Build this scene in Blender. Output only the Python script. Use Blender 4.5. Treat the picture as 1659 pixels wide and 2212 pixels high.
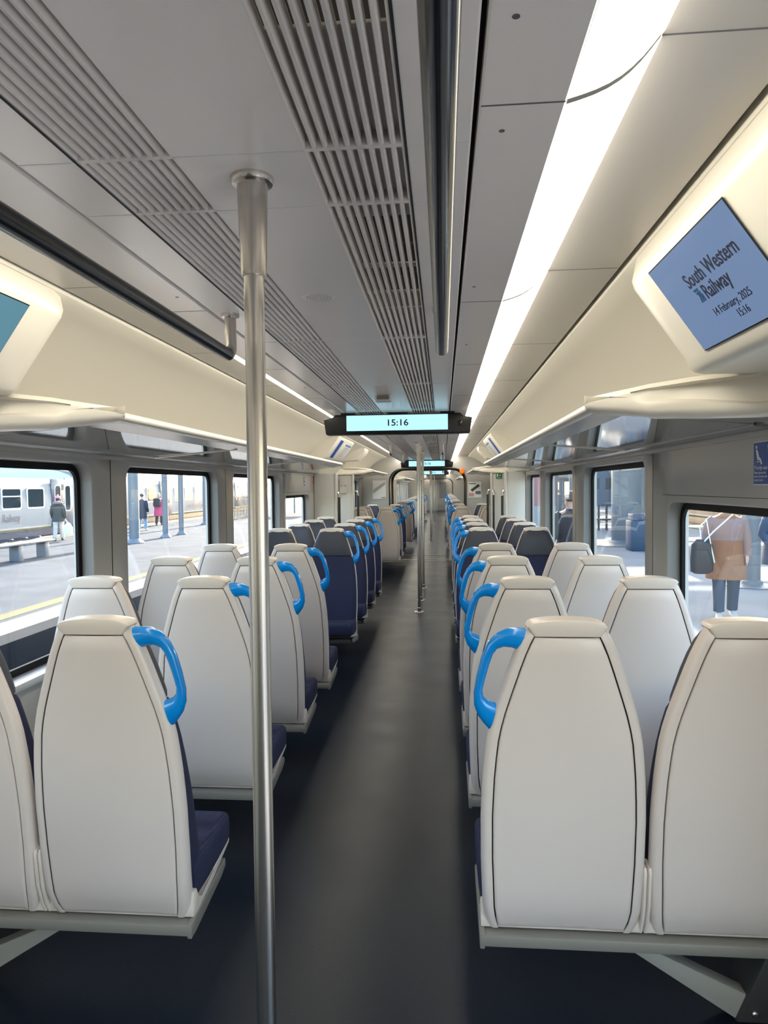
import bpy, bmesh, math, random
from mathutils import Vector, Matrix
import numpy as np
random.seed(7)
for o in list(bpy.data.objects): bpy.data.objects.remove(o)
S = bpy.context.scene; COL = S.collection
PI = math.pi

# ------------------------------------------------------------------ camera
FPX, CX, CY, VPX, VPY, ROLL, EYE = 1500.0, 829.5, 1106.0, 957.0, 1050.0, math.radians(-0.45), 1.5
_dy = np.array([(VPX-CX)/FPX, (VPY-CY)/FPX, 1.0]); _dy /= np.linalg.norm(_dy)
_up = np.array([math.sin(ROLL), -math.cos(ROLL), 0.0]); _up -= _up.dot(_dy)*_dy; _up /= np.linalg.norm(_up)
_M = np.stack([np.cross(_dy, _up), _dy, _up], 1)
cam = bpy.data.objects.new('camera', bpy.data.cameras.new('camera')); COL.objects.link(cam)
cam.data.sensor_fit = 'VERTICAL'; cam.data.sensor_height = 36; cam.data.lens = FPX/2212*36
cam.data.clip_start = 0.02; cam.data.clip_end = 500
mw = Matrix.Identity(4)
for r in range(3):
    mw[r][0], mw[r][1], mw[r][2] = _M[0, r], -_M[1, r], -_M[2, r]
mw[0][3], mw[1][3], mw[2][3] = 0, 0, EYE
cam.matrix_world = mw
S.camera = cam

# ------------------------------------------------------------------ light
S.view_settings.view_transform = 'Standard'; S.view_settings.look = 'None'
S.view_settings.exposure = 1.08; S.view_settings.gamma = 1.0; S.view_settings.use_curve_mapping = False
LIGHT_STRENGTH = 4.1
SKY_STRENGTH = 0.75
w = bpy.data.worlds.new('world'); S.world = w; w.use_nodes = True
nt = w.node_tree; nt.nodes.clear()
sky = nt.nodes.new('ShaderNodeTexSky'); sky.sky_type = 'NISHITA'; sky.sun_disc = False
sky.sun_elevation = math.radians(20); sky.sun_rotation = math.radians(2.5); sky.air_density = 1.2; sky.dust_density = 2.0
bg = nt.nodes.new('ShaderNodeBackground'); bg.inputs['Strength'].default_value = SKY_STRENGTH
wo = nt.nodes.new('ShaderNodeOutputWorld')
nt.links.new(sky.outputs[0], bg.inputs['Color']); nt.links.new(bg.outputs[0], wo.inputs['Surface'])
sun = bpy.data.objects.new('sun', bpy.data.lights.new('sun', 'SUN')); COL.objects.link(sun)
sun.data.energy = 17.0; sun.data.color = (1, .94, .84); sun.data.angle = math.radians(1.0)
_az, _el = math.radians(2.5), math.radians(21)
_sd = Vector((math.sin(_az)*math.cos(_el), math.cos(_az)*math.cos(_el), math.sin(_el)))
sun.rotation_euler = _sd.to_track_quat('Z', 'Y').to_euler(); sun.location = (20, 60, 30)

# ------------------------------------------------------------------ materials
MATS = {}
def mat(name, col, rough=.5, metal=0, spec=.5, emit=None, es=0, noise=None, coat=0):
    m = bpy.data.materials.new(name); m.use_nodes = True
    b = m.node_tree.nodes['Principled BSDF']
    b.inputs['Base Color'].default_value = (*col, 1); b.inputs['Roughness'].default_value = rough
    b.inputs['Metallic'].default_value = metal; b.inputs['Specular IOR Level'].default_value = spec
    if coat: b.inputs['Coat Weight'].default_value = coat; b.inputs['Coat Roughness'].default_value = .05
    if emit: b.inputs['Emission Color'].default_value = (*emit, 1); b.inputs['Emission Strength'].default_value = es
    if noise:
        scale, amt, bump = noise[:3]; stretch = noise[3] if len(noise) > 3 else (1, 1, 1)
        N = m.node_tree.nodes; Lk = m.node_tree.links
        tc = N.new('ShaderNodeTexCoord'); mp = N.new('ShaderNodeMapping'); mp.inputs['Scale'].default_value = stretch
        no = N.new('ShaderNodeTexNoise'); no.inputs['Scale'].default_value = scale; no.inputs['Detail'].default_value = 4
        Lk.new(tc.outputs['Object'], mp.inputs[0]); Lk.new(mp.outputs[0], no.inputs['Vector'])
        rp = N.new('ShaderNodeValToRGB')
        rp.color_ramp.elements[0].position = .3; rp.color_ramp.elements[1].position = .7
        rp.color_ramp.elements[0].color = (*[max(0, c*(1-amt)) for c in col], 1)
        rp.color_ramp.elements[1].color = (*[min(1, c*(1+amt)) for c in col], 1)
        Lk.new(no.outputs['Fac'], rp.inputs[0]); Lk.new(rp.outputs[0], b.inputs['Base Color'])
        if bump:
            bp = N.new('ShaderNodeBump'); bp.inputs['Strength'].default_value = bump; bp.inputs['Distance'].default_value = .002
            Lk.new(no.outputs['Fac'], bp.inputs['Height']); Lk.new(bp.outputs[0], b.inputs['Normal'])
    MATS[name] = m
    return m
def srgb(r, g, b):
    f = lambda c: (c/255/12.92) if c/255 <= .04045 else ((c/255+.055)/1.055)**2.4
    return (f(r), f(g), f(b))

SHELL = mat('seat_plastic', (.685, .605, .575), .33)
SHELLW = mat('seat_cap_plastic', (.72, .645, .59), .35)
GAP = mat('seam_rubber', (.015, .015, .015), .7)
FAB = mat('navy_moquette', (.018, .019, .047), .9, spec=.25)
HEADF = mat('slate_leather', (.038, .039, .055), .55)
BLUE = mat('blue_plastic', (0, .245, .74), .22, coat=.4)
RAILG = mat('seat_rail_paint', (.22, .21, .19), .45)
STRUT = mat('strut_paint', (.33, .32, .29), .5)
DARKM = mat('dark_metal', (.05, .05, .05), .5, metal=.3)
STEEL = mat('brushed_steel', (.60, .565, .53), .27, metal=1, noise=(300, .06, .05, (1, 1, .02)))
BLACKR = mat('black_rail_coating', (.008, .011, .016), .16, spec=.6)
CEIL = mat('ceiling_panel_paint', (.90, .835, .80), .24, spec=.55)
VENT = mat('vent_paint', (.86, .80, .76), .4)
CREAM = mat('cream_panel', (.765, .725, .635), .32, spec=.45)
WALLG = mat('wall_panel_grey', (.44, .428, .405), .35, spec=.5)
WALLL = mat('wall_panel_light', (.55, .54, .51), .35, spec=.5)
REVEAL = mat('window_reveal_grey', (.22, .22, .22), .45)
SILL = mat('window_sill_grey', (.58, .58, .57), .35)
RUBBER = mat('black_rubber', (.006, .006, .007), .6, spec=.2)
BLK = mat('black_plastic', (.006, .006, .007), .3)
LIGHTM = mat('light_diffuser', (.9, .88, .8), .4, emit=(1, .925, .765), es=LIGHT_STRENGTH)
RACKM = mat('rack_mirror_glass', (.52, .52, .50), .05, metal=.75)
RACKG = mat('rack_grey', (.36, .36, .37), .25, spec=.6)
WHITEP = mat('white_paint', (.75, .75, .74), .4)
PAPER = mat('poster_paper', (.72, .72, .70), .3)
INK = mat('ink_navy', (.008, .012, .045), .5)
INKG = mat('ink_grey', (.12, .12, .13), .5)
SIGNB = mat('sign_blue', srgb(0, 72, 160), .4)
SIGNR = mat('sign_red', srgb(200, 40, 45), .4)
SIGNG = mat('sign_green', srgb(0, 100, 60), .4)
CYANSCR = mat('cyan_screen', (0, 0, 0), .3, emit=srgb(176, 230, 248), es=.60)
BLUESCR = mat('blue_screen', (.01, .01, .02), .12, emit=srgb(118, 142, 178), es=.42)
TEALSCR = mat('teal_screen', (.01, .01, .02), .12, emit=srgb(100, 150, 165), es=.42)
LOGOB = mat('logo_blue', (.0, .06, .2), .5)
ORANGE = mat('orange_lens', srgb(235, 110, 10), .25, emit=srgb(240, 110, 10), es=.25)

def floor_material():
    m = mat('floor_vinyl', (.016, .024, .038), .3, spec=.28)
    N = m.node_tree.nodes; Lk = m.node_tree.links; b = N['Principled BSDF']
    tc = N.new('ShaderNodeTexCoord')
    v = N.new('ShaderNodeTexNoise'); v.inputs['Scale'].default_value = 420; v.inputs['Detail'].default_value = 1
    rp = N.new('ShaderNodeValToRGB'); rp.color_ramp.elements[0].position = .55; rp.color_ramp.elements[1].position = .78
    rp.color_ramp.elements[0].color = (.0032, .0075, .0155, 1); rp.color_ramp.elements[1].color = (.032, .046, .064, 1)
    n2 = N.new('ShaderNodeTexNoise'); n2.inputs['Scale'].default_value = 3; n2.inputs['Detail'].default_value = 5
    mr = N.new('ShaderNodeMapRange'); mr.inputs['To Min'].default_value = .26; mr.inputs['To Max'].default_value = .42
    Lk.new(tc.outputs['Object'], v.inputs['Vector']); Lk.new(v.outputs['Fac'], rp.inputs[0]); Lk.new(rp.outputs[0], b.inputs['Base Color'])
    Lk.new(tc.outputs['Object'], n2.inputs['Vector']); Lk.new(n2.outputs['Fac'], mr.inputs[0]); Lk.new(mr.outputs[0], b.inputs['Roughness'])
    return m
FLOORM = floor_material()
def fabric_material(m, col2, scale):
    N = m.node_tree.nodes; Lk = m.node_tree.links; b = N['Principled BSDF']
    tc = N.new('ShaderNodeTexCoord'); mp = N.new('ShaderNodeMapping'); mp.inputs['Scale'].default_value = (6, 6, 1)
    wv = N.new('ShaderNodeTexWave'); wv.wave_type = 'BANDS'; wv.bands_direction = 'Z'; wv.inputs['Scale'].default_value = scale
    wv.inputs['Distortion'].default_value = 1.5; wv.inputs['Detail'].default_value = 2
    mx = N.new('ShaderNodeMix'); mx.data_type = 'RGBA'
    mx.inputs[6].default_value = b.inputs['Base Color'].default_value; mx.inputs[7].default_value = (*col2, 1)
    Lk.new(tc.outputs['Object'], wv.inputs['Vector']); Lk.new(wv.outputs['Fac'], mx.inputs[0]); Lk.new(mx.outputs[2], b.inputs['Base Color'])
fabric_material(FAB, (.032, .037, .082), 55)
def glass_material(name, tint, refl):
    m = bpy.data.materials.new(name); m.use_nodes = True; N = m.node_tree.nodes; Lk = m.node_tree.links; N.clear()
    tr = N.new('ShaderNodeBsdfTransparent'); tr.inputs[0].default_value = (*tint, 1)
    gl = N.new('ShaderNodeBsdfGlossy'); gl.inputs['Roughness'].default_value = .0; gl.inputs[0].default_value = (.9, .95, 1, 1)
    lw = N.new('ShaderNodeLayerWeight'); lw.inputs['Blend'].default_value = .5
    pw = N.new('ShaderNodeMath'); pw.operation = 'POWER'; pw.inputs[1].default_value = 4.5
    fr = N.new('ShaderNodeMath'); fr.operation = 'MULTIPLY_ADD'; fr.inputs[1].default_value = refl; fr.inputs[2].default_value = .03
    Lk.new(lw.outputs['Facing'], pw.inputs[0]); Lk.new(pw.outputs[0], fr.inputs[0])
    mx = N.new('ShaderNodeMixShader'); out = N.new('ShaderNodeOutputMaterial')
    Lk.new(fr.outputs[0], mx.inputs[0]); Lk.new(tr.outputs[0], mx.inputs[1]); Lk.new(gl.outputs[0], mx.inputs[2]); Lk.new(mx.outputs[0], out.inputs[0])
    return m
GLASS = glass_material('window_glass', (.95, .965, .975), .45)

# ------------------------------------------------------------------ mesh helpers
class MB:
    def __init__(s): s.bm = bmesh.new(); s.mi = 0
    def quad(s, *p):
        f = s.bm.faces.new([s.bm.verts.new(q) for q in p]); f.material_index = s.mi; return f
    def box(s, x0, x1, y0, y1, z0, z1, bev=0, seg=2):
        vs = [s.bm.verts.new((x, y, z)) for x in (x0, x1) for y in (y0, y1) for z in (z0, z1)]
        F = [(0, 1, 3, 2), (4, 6, 7, 5), (0, 4, 5, 1), (2, 3, 7, 6), (0, 2, 6, 4), (1, 5, 7, 3)]
        fs = [s.bm.faces.new([vs[i] for i in f]) for f in F]
        for f in fs: f.material_index = s.mi
        if bev:
            es = list({e for f in fs for e in f.edges})
            r = bmesh.ops.bevel(s.bm, geom=es, offset=bev, segments=seg, affect='EDGES', profile=.5)
            for f in r['faces']: f.material_index = s.mi
        return s
    def obox(s, c, ax, ay, az, hx, hy, hz, bev=0):
        """box with its own axes"""
        n0 = len(s.bm.verts); s.box(-hx, hx, -hy, hy, -hz, hz, bev)
        s.bm.verts.ensure_lookup_table()
        c = Vector(c); ax, ay, az = Vector(ax).normalized(), Vector(ay).normalized(), Vector(az).normalized()
        for v in list(s.bm.verts)[n0:]:
            q = v.co.copy(); v.co = c+ax*q.x+ay*q.y+az*q.z
        return s
    def loft(s, loops, closed=True, cap=True, ring=False):
        R = [[s.bm.verts.new(p) for p in L] for L in loops]
        n = len(R[0]); m = n if closed else n-1
        pairs = list(zip(R[:-1], R[1:]))
        if ring: pairs.append((R[-1], R[0]))
        for a, b in pairs:
            for i in range(m):
                j = (i+1) % n
                try: f = s.bm.faces.new([a[i], a[j], b[j], b[i]]); f.material_index = s.mi
                except ValueError: pass
        if cap and closed and not ring:
            for L, rev in ((R[0], True), (R[-1], False)):
                f = s.bm.faces.new(L[::-1] if rev else L); f.material_index = s.mi
        return s
    def prism(s, pts, axis, a0, a1, bev=0):
        """polygon pts (2D) in plane normal to axis, extruded from a0 to a1"""
        def P(q, a):
            return (a, q[0], q[1]) if axis == 'x' else (q[0], a, q[1]) if axis == 'y' else (q[0], q[1], a)
        A = [s.bm.verts.new(P(q, a0)) for q in pts]; B = [s.bm.verts.new(P(q, a1)) for q in pts]
        n = len(pts); fs = []
        for i in range(n):
            j = (i+1) % n; fs.append(s.bm.faces.new([A[i], A[j], B[j], B[i]]))
        fs.append(s.bm.faces.new(A[::-1])); fs.append(s.bm.faces.new(B))
        for f in fs: f.material_index = s.mi
        if bev:
            es = list({e for f in fs for e in f.edges})
            r = bmesh.ops.bevel(s.bm, geom=es, offset=bev, segments=2, affect='EDGES', profile=.5)
            for f in r['faces']: f.material_index = s.mi
        return s
    def tube(s, pts, r, n=12, cap=True, squash=None):
        pts = [Vector(p) for p in pts]; rs = r if isinstance(r, (list, tuple)) else [r]*len(pts)
        loops = []; prev = None
        for i, p in enumerate(pts):
            t = (pts[min(i+1, len(pts)-1)]-pts[max(i-1, 0)]).normalized()
            if prev is None:
                u = t.orthogonal().normalized()
            else:
                u = (prev-t*prev.dot(t)).normalized()
            prev = u; v = t.cross(u)
            loops.append([tuple(p+(u*math.cos(a)+v*math.sin(a))*rs[i]) for a in [2*PI*k/n for k in range(n)]])
        return s.loft(loops, cap=cap)
    def lathe(s, prof, c=(0, 0, 0), n=24):
        loops = [[(c[0]+r*math.cos(2*PI*k/n), c[1]+r*math.sin(2*PI*k/n), c[2]+z) for k in range(n)] for r, z in prof]
        return s.loft(loops)
    def build(s, name, m, parent=None, sharp=35, loc=None):
        bmesh.ops.remove_doubles(s.bm, verts=s.bm.verts, dist=1e-5)
        bmesh.ops.recalc_face_normals(s.bm, faces=s.bm.faces)
        me = bpy.data.meshes.new(name); s.bm.to_mesh(me); s.bm.free()
        for mm in (m if isinstance(m, (list, tuple)) else [m]): me.materials.append(mm)
        for p in me.polygons: p.use_smooth = True
        me.set_sharp_from_angle(angle=math.radians(sharp))
        o = bpy.data.objects.new(name, me); COL.objects.link(o)
        if parent: o.parent = parent
        if loc: o.location = loc
        return o
def rot_mesh(o, fn):
    for v in o.data.vertices: v.co = fn(v.co)
def tag(o, label, cat, group=None):
    o['label'] = label; o['category'] = cat
    if group: o['group'] = group
    return o
def thing(name, label, cat, loc=(0, 0, 0), rz=0, group=None):
    o = bpy.data.objects.new(name, None); COL.objects.link(o); o.empty_display_size = .1
    o.location = loc; o.rotation_euler = (0, 0, rz)
    return tag(o, label, cat, group)
def struct(o): o['kind'] = 'structure'; return o
def copy_thing(root, loc, rz, label, group=None):
    r = root.copy(); COL.objects.link(r); r.location = loc; r.rotation_euler = (0, 0, rz); r['label'] = label
    if group: r['group'] = group
    for ch in list(root.children):
        c = ch.copy(); COL.objects.link(c); c.parent = r
        for g in ch.children:
            d = g.copy(); COL.objects.link(d); d.parent = c
    return r
def text(name, body, size, origin, xdir, ydir, m, parent=None, align='LEFT', lift=.001, sx=1.0, bold=0.0):
    cu = bpy.data.curves.new(name, 'FONT'); cu.body = body; cu.size = size; cu.align_x = align; cu.extrude = .0004; cu.offset = bold
    cu.resolution_u = 3
    t = bpy.data.objects.new('t', cu); COL.objects.link(t)
    dg = bpy.context.evaluated_depsgraph_get()
    me = bpy.data.meshes.new_from_object(t.evaluated_get(dg)); bpy.data.objects.remove(t)
    X = Vector(xdir).normalized(); Y = Vector(ydir).normalized(); Z = X.cross(Y).normalized(); O = Vector(origin)
    for v in me.vertices: v.co = O+X*(v.co.x*sx)+Y*v.co.y+Z*(v.co.z+lift)
    me.materials.clear(); me.materials.append(m); me.name = name
    o = bpy.data.objects.new(name, me); COL.objects.link(o)
    if parent: o.parent = parent
    return o
def lerp_table(T, z):
    if z <= T[0][0]: return T[0][1]
    for (a, b), (c, d) in zip(T[:-1], T[1:]):
        if z <= c: return b+(d-b)*(z-a)/(c-a)
    return T[-1][1]
def rrect(y0, y1, z0, z1, r, n=6):
    P = []
    for cy, cz, a0 in ((y1-r, z1-r, 0), (y0+r, z1-r, 90), (y0+r, z0+r, 180), (y1-r, z0+r, 270)):
        for k in range(n+1):
            a = math.radians(a0+90*k/n); P.append((cy+r*math.cos(a), cz+r*math.sin(a)))
    return P

# ------------------------------------------------------------------ layout constants
C = -.315                 # car centre line
HW = 1.36                 # inner wall from centre
ZC = 2.02                 # central ceiling
BACK, BULK = -8.6, 14.2   # rear end and gangway bulkhead of this car
B0, B1 = 15.2, 33.6       # next car
C0, C1 = 34.5, 43.0
CARS = [(BACK, BULK), (B0, B1), (C0, C1)]
def both(f):
    for s in (-1, 1): f(s)

# ------------------------------------------------------------------ floor
m = MB(); m.box(C-HW-.05, C+HW+.05, BACK-.1, C1+.1, -.06, 0)
struct(m.build('floor', FLOORM))

# ceilings: central strips, side panels, outer panels
GR_IN, GR_OUT, SEAM, LIN, LOUT, SEAM2 = .104, .260, .365, .487, .61, .815
m = MB()
for (y0, y1) in CARS:
    m.box(C-GR_IN, C+GR_IN, y0, y1, ZC, ZC+.03)
    for s in (-1, 1):
        m.box(*sorted((C+s*GR_OUT, C+s*(SEAM-.004))), y0, y1, ZC, ZC+.03, .003, 1)
        m.box(*sorted((C+s*(SEAM+.004), C+s*LIN)), y0, y1, ZC, ZC+.03, .003, 1)
ceiling = struct(m.build('ceiling', CEIL))
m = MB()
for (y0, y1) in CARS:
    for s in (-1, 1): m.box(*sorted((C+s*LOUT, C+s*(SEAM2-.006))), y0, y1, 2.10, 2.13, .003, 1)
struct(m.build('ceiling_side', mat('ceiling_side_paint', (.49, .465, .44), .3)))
m = MB()
for (y0, y1) in CARS:
    m.box(C-1.45, C+1.45, y0-.05, y1+.05, 2.17, 2.2)
    for s in (-1, 1):
        m.box(*sorted((C+s*(SEAM-.03), C+s*(SEAM+.03))), y0, y1, ZC+.031, ZC+.04)
        m.box(*sorted((C+s*(SEAM2-.04), C+s*(SEAM2+.03))), y0, y1, 2.131, 2.14)
struct(m.build('ceiling_roof', GAP))

# cross joints of the ceiling panels, thin pale strips
m = MB()
for y in [1.079, 1.291, 2.46, 3.56, 5.9, 7.1, 8.3, 9.5, 10.7, 11.9]:
    m.box(C-GR_IN, C+GR_IN, y-.0018, y+.0018, ZC-.0006, ZC)
    for s in (-1, 1): m.box(*sorted((C+s*GR_OUT, C+s*(SEAM-.006))), y-.0018, y+.0018, ZC-.0006, ZC)
struct(m.build('trim_1', WHITEP))
m = MB()
SEGY = [BACK]+[.98+1.02*k for k in range(-8, 13)]+[BULK]
for y in SEGY[1:-1]:
    for s in (-1, 1):
        m.box(*sorted((C+s*(SEAM+.006), C+s*(LIN-.002))), y-.0015, y+.0015, ZC-.0005, ZC)
        m.box(*sorted((C+s*(LOUT+.002), C+s*(SEAM2-.01))), y-.0015, y+.0015, 2.0995, 2.10)
struct(m.build('trim_2', INKG))

# lamps: convex lit diffusers, one per panel length
def light_profile(s):
    P = []
    for k in range(9):
        t = k/8; x = LIN+(LOUT-LIN)*t; z = ZC+.08*t; b = .016*math.sin(PI*t)
        P.append((C+s*(x+b*.55), z-b*.83))
    return P
def make_light(s, y0, y1, label):
    t = thing('ceiling_light', label, 'light', (C+s*.55, y0, 2.06), 0, 'ceiling light strips')
    P = light_profile(s); m = MB()
    m.loft([[(x-C-s*.55, yy, z-2.06) for x, z in P] for yy in (.006, y1-y0-.006)], closed=False)
    m.build('diffuser', LIGHTM, t)
    for yy in (0, y1-y0-.006):
        m = MB(); m.loft([[(x-C-s*.55, yy, z-2.06-.0008) for x, z in P], [(x-C-s*.55, yy+.006, z-2.06-.0008) for x, z in P]], closed=False)
        m.build('end_strip', MATS['lamp_joint_grey'] if 'lamp_joint_grey' in MATS else mat('lamp_joint_grey', (.34, .32, .28), .5), t)
ORD = ['first', 'second', 'third', 'fourth', 'fifth', 'sixth', 'seventh', 'eighth', 'ninth', 'tenth', 'eleventh', 'twelfth', 'thirteenth', 'fourteenth', 'fifteenth', 'sixteenth', 'seventeenth', 'eighteenth', 'nineteenth', 'twentieth',
       'twenty-first', 'twenty-second', 'twenty-third', 'twenty-fourth', 'twenty-fifth', 'twenty-sixth']
def ordn(i): return ORD[i]
for s, side in ((1, 'right'), (-1, 'left')):
    j = 0
    for y0, y1 in zip(SEGY[:-1], SEGY[1:]):
        if y1 < .5: lab = 'lit cream ceiling light strip overhead behind the camera on the %s, %s from the rear' % (side, ordn(SEGY.index(y0)))
        else: lab = 'lit cream ceiling light strip on the %s, %s segment counted from the camera' % (side, ordn(j)); j += 1
        make_light(s, y0, y1, lab)
    make_light(s, B0, B1, 'small lit ceiling light strip on the %s in the coach beyond the gangway' % side)
    make_light(s, C0, C1, 'tiny lit ceiling light strip on the %s in the farthest coach' % side)

# coves
COVE = [(.822, 2.125), (.822, 2.092), (.832, 2.086), (.90, 2.070), (.98, 2.035), (1.06, 1.985), (1.13, 1.93), (1.19, 1.87), (1.235, 1.81), (1.27, 1.75), (1.30, 1.69), (HW, 1.675), (HW+.08, 1.675)]
n_tr = 3
for (y0, y1) in CARS:
    for s in (-1, 1):
        m = MB(); m.loft([[(C+s*x, y, z) for x, z in COVE] for y in (y0, y1)], closed=False)
        struct(m.build('trim_%d' % n_tr, CREAM, sharp=30)); n_tr += 1

# ------------------------------------------------------------------ walls with window openings
WTOP, WBOT, WSHORT = 1.622, .745, 1.412
WIN = {-1: [(-7.9, -6.6, WTOP), (-5.0, -3.7, WTOP), (-2.6, -1.2, WTOP), (1.45, 3.20, WTOP), (3.57, 5.07, WTOP), (5.45, 7.03, WTOP), (7.29, 8.62, WSHORT), (12.4, 13.75, WTOP)],
       1: [(-7.9, -6.6, WTOP), (-5.0, -3.7, WTOP), (-2.6, -1.2, WTOP), (1.70, 3.355, WSHORT), (3.72, 5.31, WTOP), (5.75, 7.28, WTOP), (7.65, 8.90, WTOP), (12.4, 13.75, WTOP)]}
DOOR = (9.10, 10.42); DOORS = [(-.5, 1.0), DOOR]
wn = 1
for s, side in ((-1, 'left'), (1, 'right')):
    X = C+s*HW
    m1, m2, m3 = (3.385, 5.25, 7.19) if s < 0 else (3.575, 5.61, 7.52)
    cells = [(BACK, -5.8, WIN[s][0]), (-5.8, -3.1, WIN[s][1]), (-3.1, -.52, WIN[s][2]), (1.02, m1, WIN[s][3]), (m1, m2, WIN[s][4]), (m2, m3, WIN[s][5]), (m3, 9.08, WIN[s][6]), (10.44, BULK, WIN[s][7])]
    m = MB()
    for a, b, (y0, y1, zt) in cells:
        a2, b2 = a+.004, b-.004
        hole = rrect(y0, y1, WBOT, zt, .085)
        # outer loop points matched by angle
        n = len(hole)
        outer = []
        for i, (yy, zz) in enumerate(hole):
            q = i//7; k = i % 7
            cyy = (b2, a2, a2, b2)[q]; czz = (1.672, 1.672, 0.0, 0.0)[q]
            # spread 7 points along the corner legs
            ex = [(b2, zz), (b2, zz), (b2, 1.672), (b2, 1.672), (b2, 1.672), (yy, 1.672), (yy, 1.672)] if q == 0 else \
                 [(yy, 1.672), (yy, 1.672), (a2, 1.672), (a2, 1.672), (a2, 1.672), (a2, zz), (a2, zz)] if q == 1 else \
                 [(a2, zz), (a2, zz), (a2, 0), (a2, 0), (a2, 0), (yy, 0), (yy, 0)] if q == 2 else \
                 [(yy, 0), (yy, 0), (b2, 0), (b2, 0), (b2, 0), (b2, zz), (b2, zz)]
            outer.append(ex[k])
        hole_in = rrect(y0-.012, y1+.012, WBOT-.012, zt+.012, .095)
        m.mi = 0
        m.loft([[(X, *p) for p in outer], [(X, *p) for p in hole_in], [(X+s*.006, *p) for p in rrect(y0-.004, y1+.004, WBOT-.004, zt+.004, .09)]], cap=False)
        m.mi = 1
        m.loft([[(X+s*.006, *p) for p in rrect(y0-.004, y1+.004, WBOT-.004, zt+.004, .09)], [(X+s*.062, *p) for p in rrect(y0, y1, WBOT, zt, .085)]], cap=False)
        m.mi = 2
        for yy in (a2, b2):   # joint depth
            m.quad((X, yy, 0), (X, yy, 1.672), (X+s*.03, yy, 1.672), (X+s*.03, yy, 0))
        # window
        wroot = MB(); wroot.loft([[(X+s*.060, *p) for p in rrect(y0-.01, y1+.01, WBOT-.01, zt+.01, .09)], [(X+s*.060, *p) for p in rrect(y0+.03, y1-.03, WBOT+.03, zt-.03, .06)], [(X+s*.075, *p) for p in rrect(y0+.03, y1-.03, WBOT+.03, zt-.03, .06)]], cap=False)
        wo_ = struct(wroot.build('window_%d' % wn, RUBBER)); wn += 1
        g = MB(); g.loft([[(X+s*.068, *p) for p in rrect(y0+.0, y1-.0, WBOT+.0, zt-.0, .08)], [(X+s*.0725, *p) for p in rrect(y0+.0, y1-.0, WBOT+.0, zt-.0, .08)]])
        g.build('pane', GLASS, wo_)
        sl = MB(); sl.box(*sorted((X-s*.02, X+s*.05)), y0-.02, y1+.02, WBOT-.035, WBOT-.002, .008); sl.build('sill', SILL, wo_)
    # header band above the windows and over the doors
    m.mi = 0
    m.box(*sorted((X-s*.004, X+s*.02)), 1.02, DOOR[0]-.02, 1.650, 1.676, .004, 1)
    for dr in DOORS: m.box(*sorted((X, X+s*.075)), dr[0]-.02, dr[1]+.02, 1.67, 1.72)
    # outer skin blocking light between windows
    m.mi = 3
    segs = []; yprev = BACK-.1
    for (y0, y1, zt) in WIN[s]:
        segs.append((yprev, y0-.0, -.3, 2.2)); segs.append((y0, y1, -.3, WBOT)); segs.append((y0, y1, zt, 2.2)); yprev = y1
        if y1 == -1.2: segs.append((y1, -.5, -.3, 2.2)); segs.append((-.5, 1.0, 1.70, 2.2)); yprev = 1.0
        if y1 in (8.62, 8.90): segs.append((y1, DOOR[0], -.3, 2.2)); segs.append((DOOR[0], DOOR[1], 1.70, 2.2)); yprev = DOOR[1]
    segs.append((yprev, BULK+.1, -.3, 2.2))
    for a, b, z0, z1 in segs: m.box(*sorted((X+s*.075, X+s*.10)), a, b, z0, z1)
    struct(m.build('wall_%s' % side, [WALLG, REVEAL, GAP, WALLL], sharp=40))
    # doors (two sliding leaves with a window each)
    d = MB(); leaves = []
    for dr in (DOORS if s < 0 else DOORS[1:]):   # the platform side door beside the camera stands open
        mid = sum(dr)/2; leaves += [(dr[0], mid-.006), (mid+.006, dr[1])]
    for a, b in leaves:
        hole = rrect(a+.12, b-.12, .75, 1.5, .06)
        outer = []
        for i, (yy, zz) in enumerate(hole):
            q = i//7; k = i % 7; A, Bq, ZT, ZB = a, b, 1.70, 0
            ex = [(Bq, zz), (Bq, zz), (Bq, ZT), (Bq, ZT), (Bq, ZT), (yy, ZT), (yy, ZT)] if q == 0 else [(yy, ZT), (yy, ZT), (A, ZT), (A, ZT), (A, ZT), (A, zz), (A, zz)] if q == 1 else \
                 [(A, zz), (A, zz), (A, ZB), (A, ZB), (A, ZB), (yy, ZB), (yy, ZB)] if q == 2 else [(yy, ZB), (yy, ZB), (Bq, ZB), (Bq, ZB), (Bq, ZB), (Bq, zz), (Bq, zz)]
            outer.append(ex[k])
        d.loft([[(X+s*.05, *p) for p in outer], [(X+s*.05, *p) for p in hole], [(X+s*.08, *p) for p in hole], [(X+s*.08, *p) for p in outer]], cap=False, ring=True)
    do = struct(d.build('door_%d' % (1 if s < 0 else 2), WALLL))
    g = MB()
    for a, b in leaves: g.loft([[(X+s*.062, *p) for p in rrect(a+.11, b-.11, .74, 1.51, .06)], [(X+s*.067, *p) for p in rrect(a+.11, b-.11, .74, 1.51, .06)]])
    g.build('pane', GLASS, do)

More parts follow.
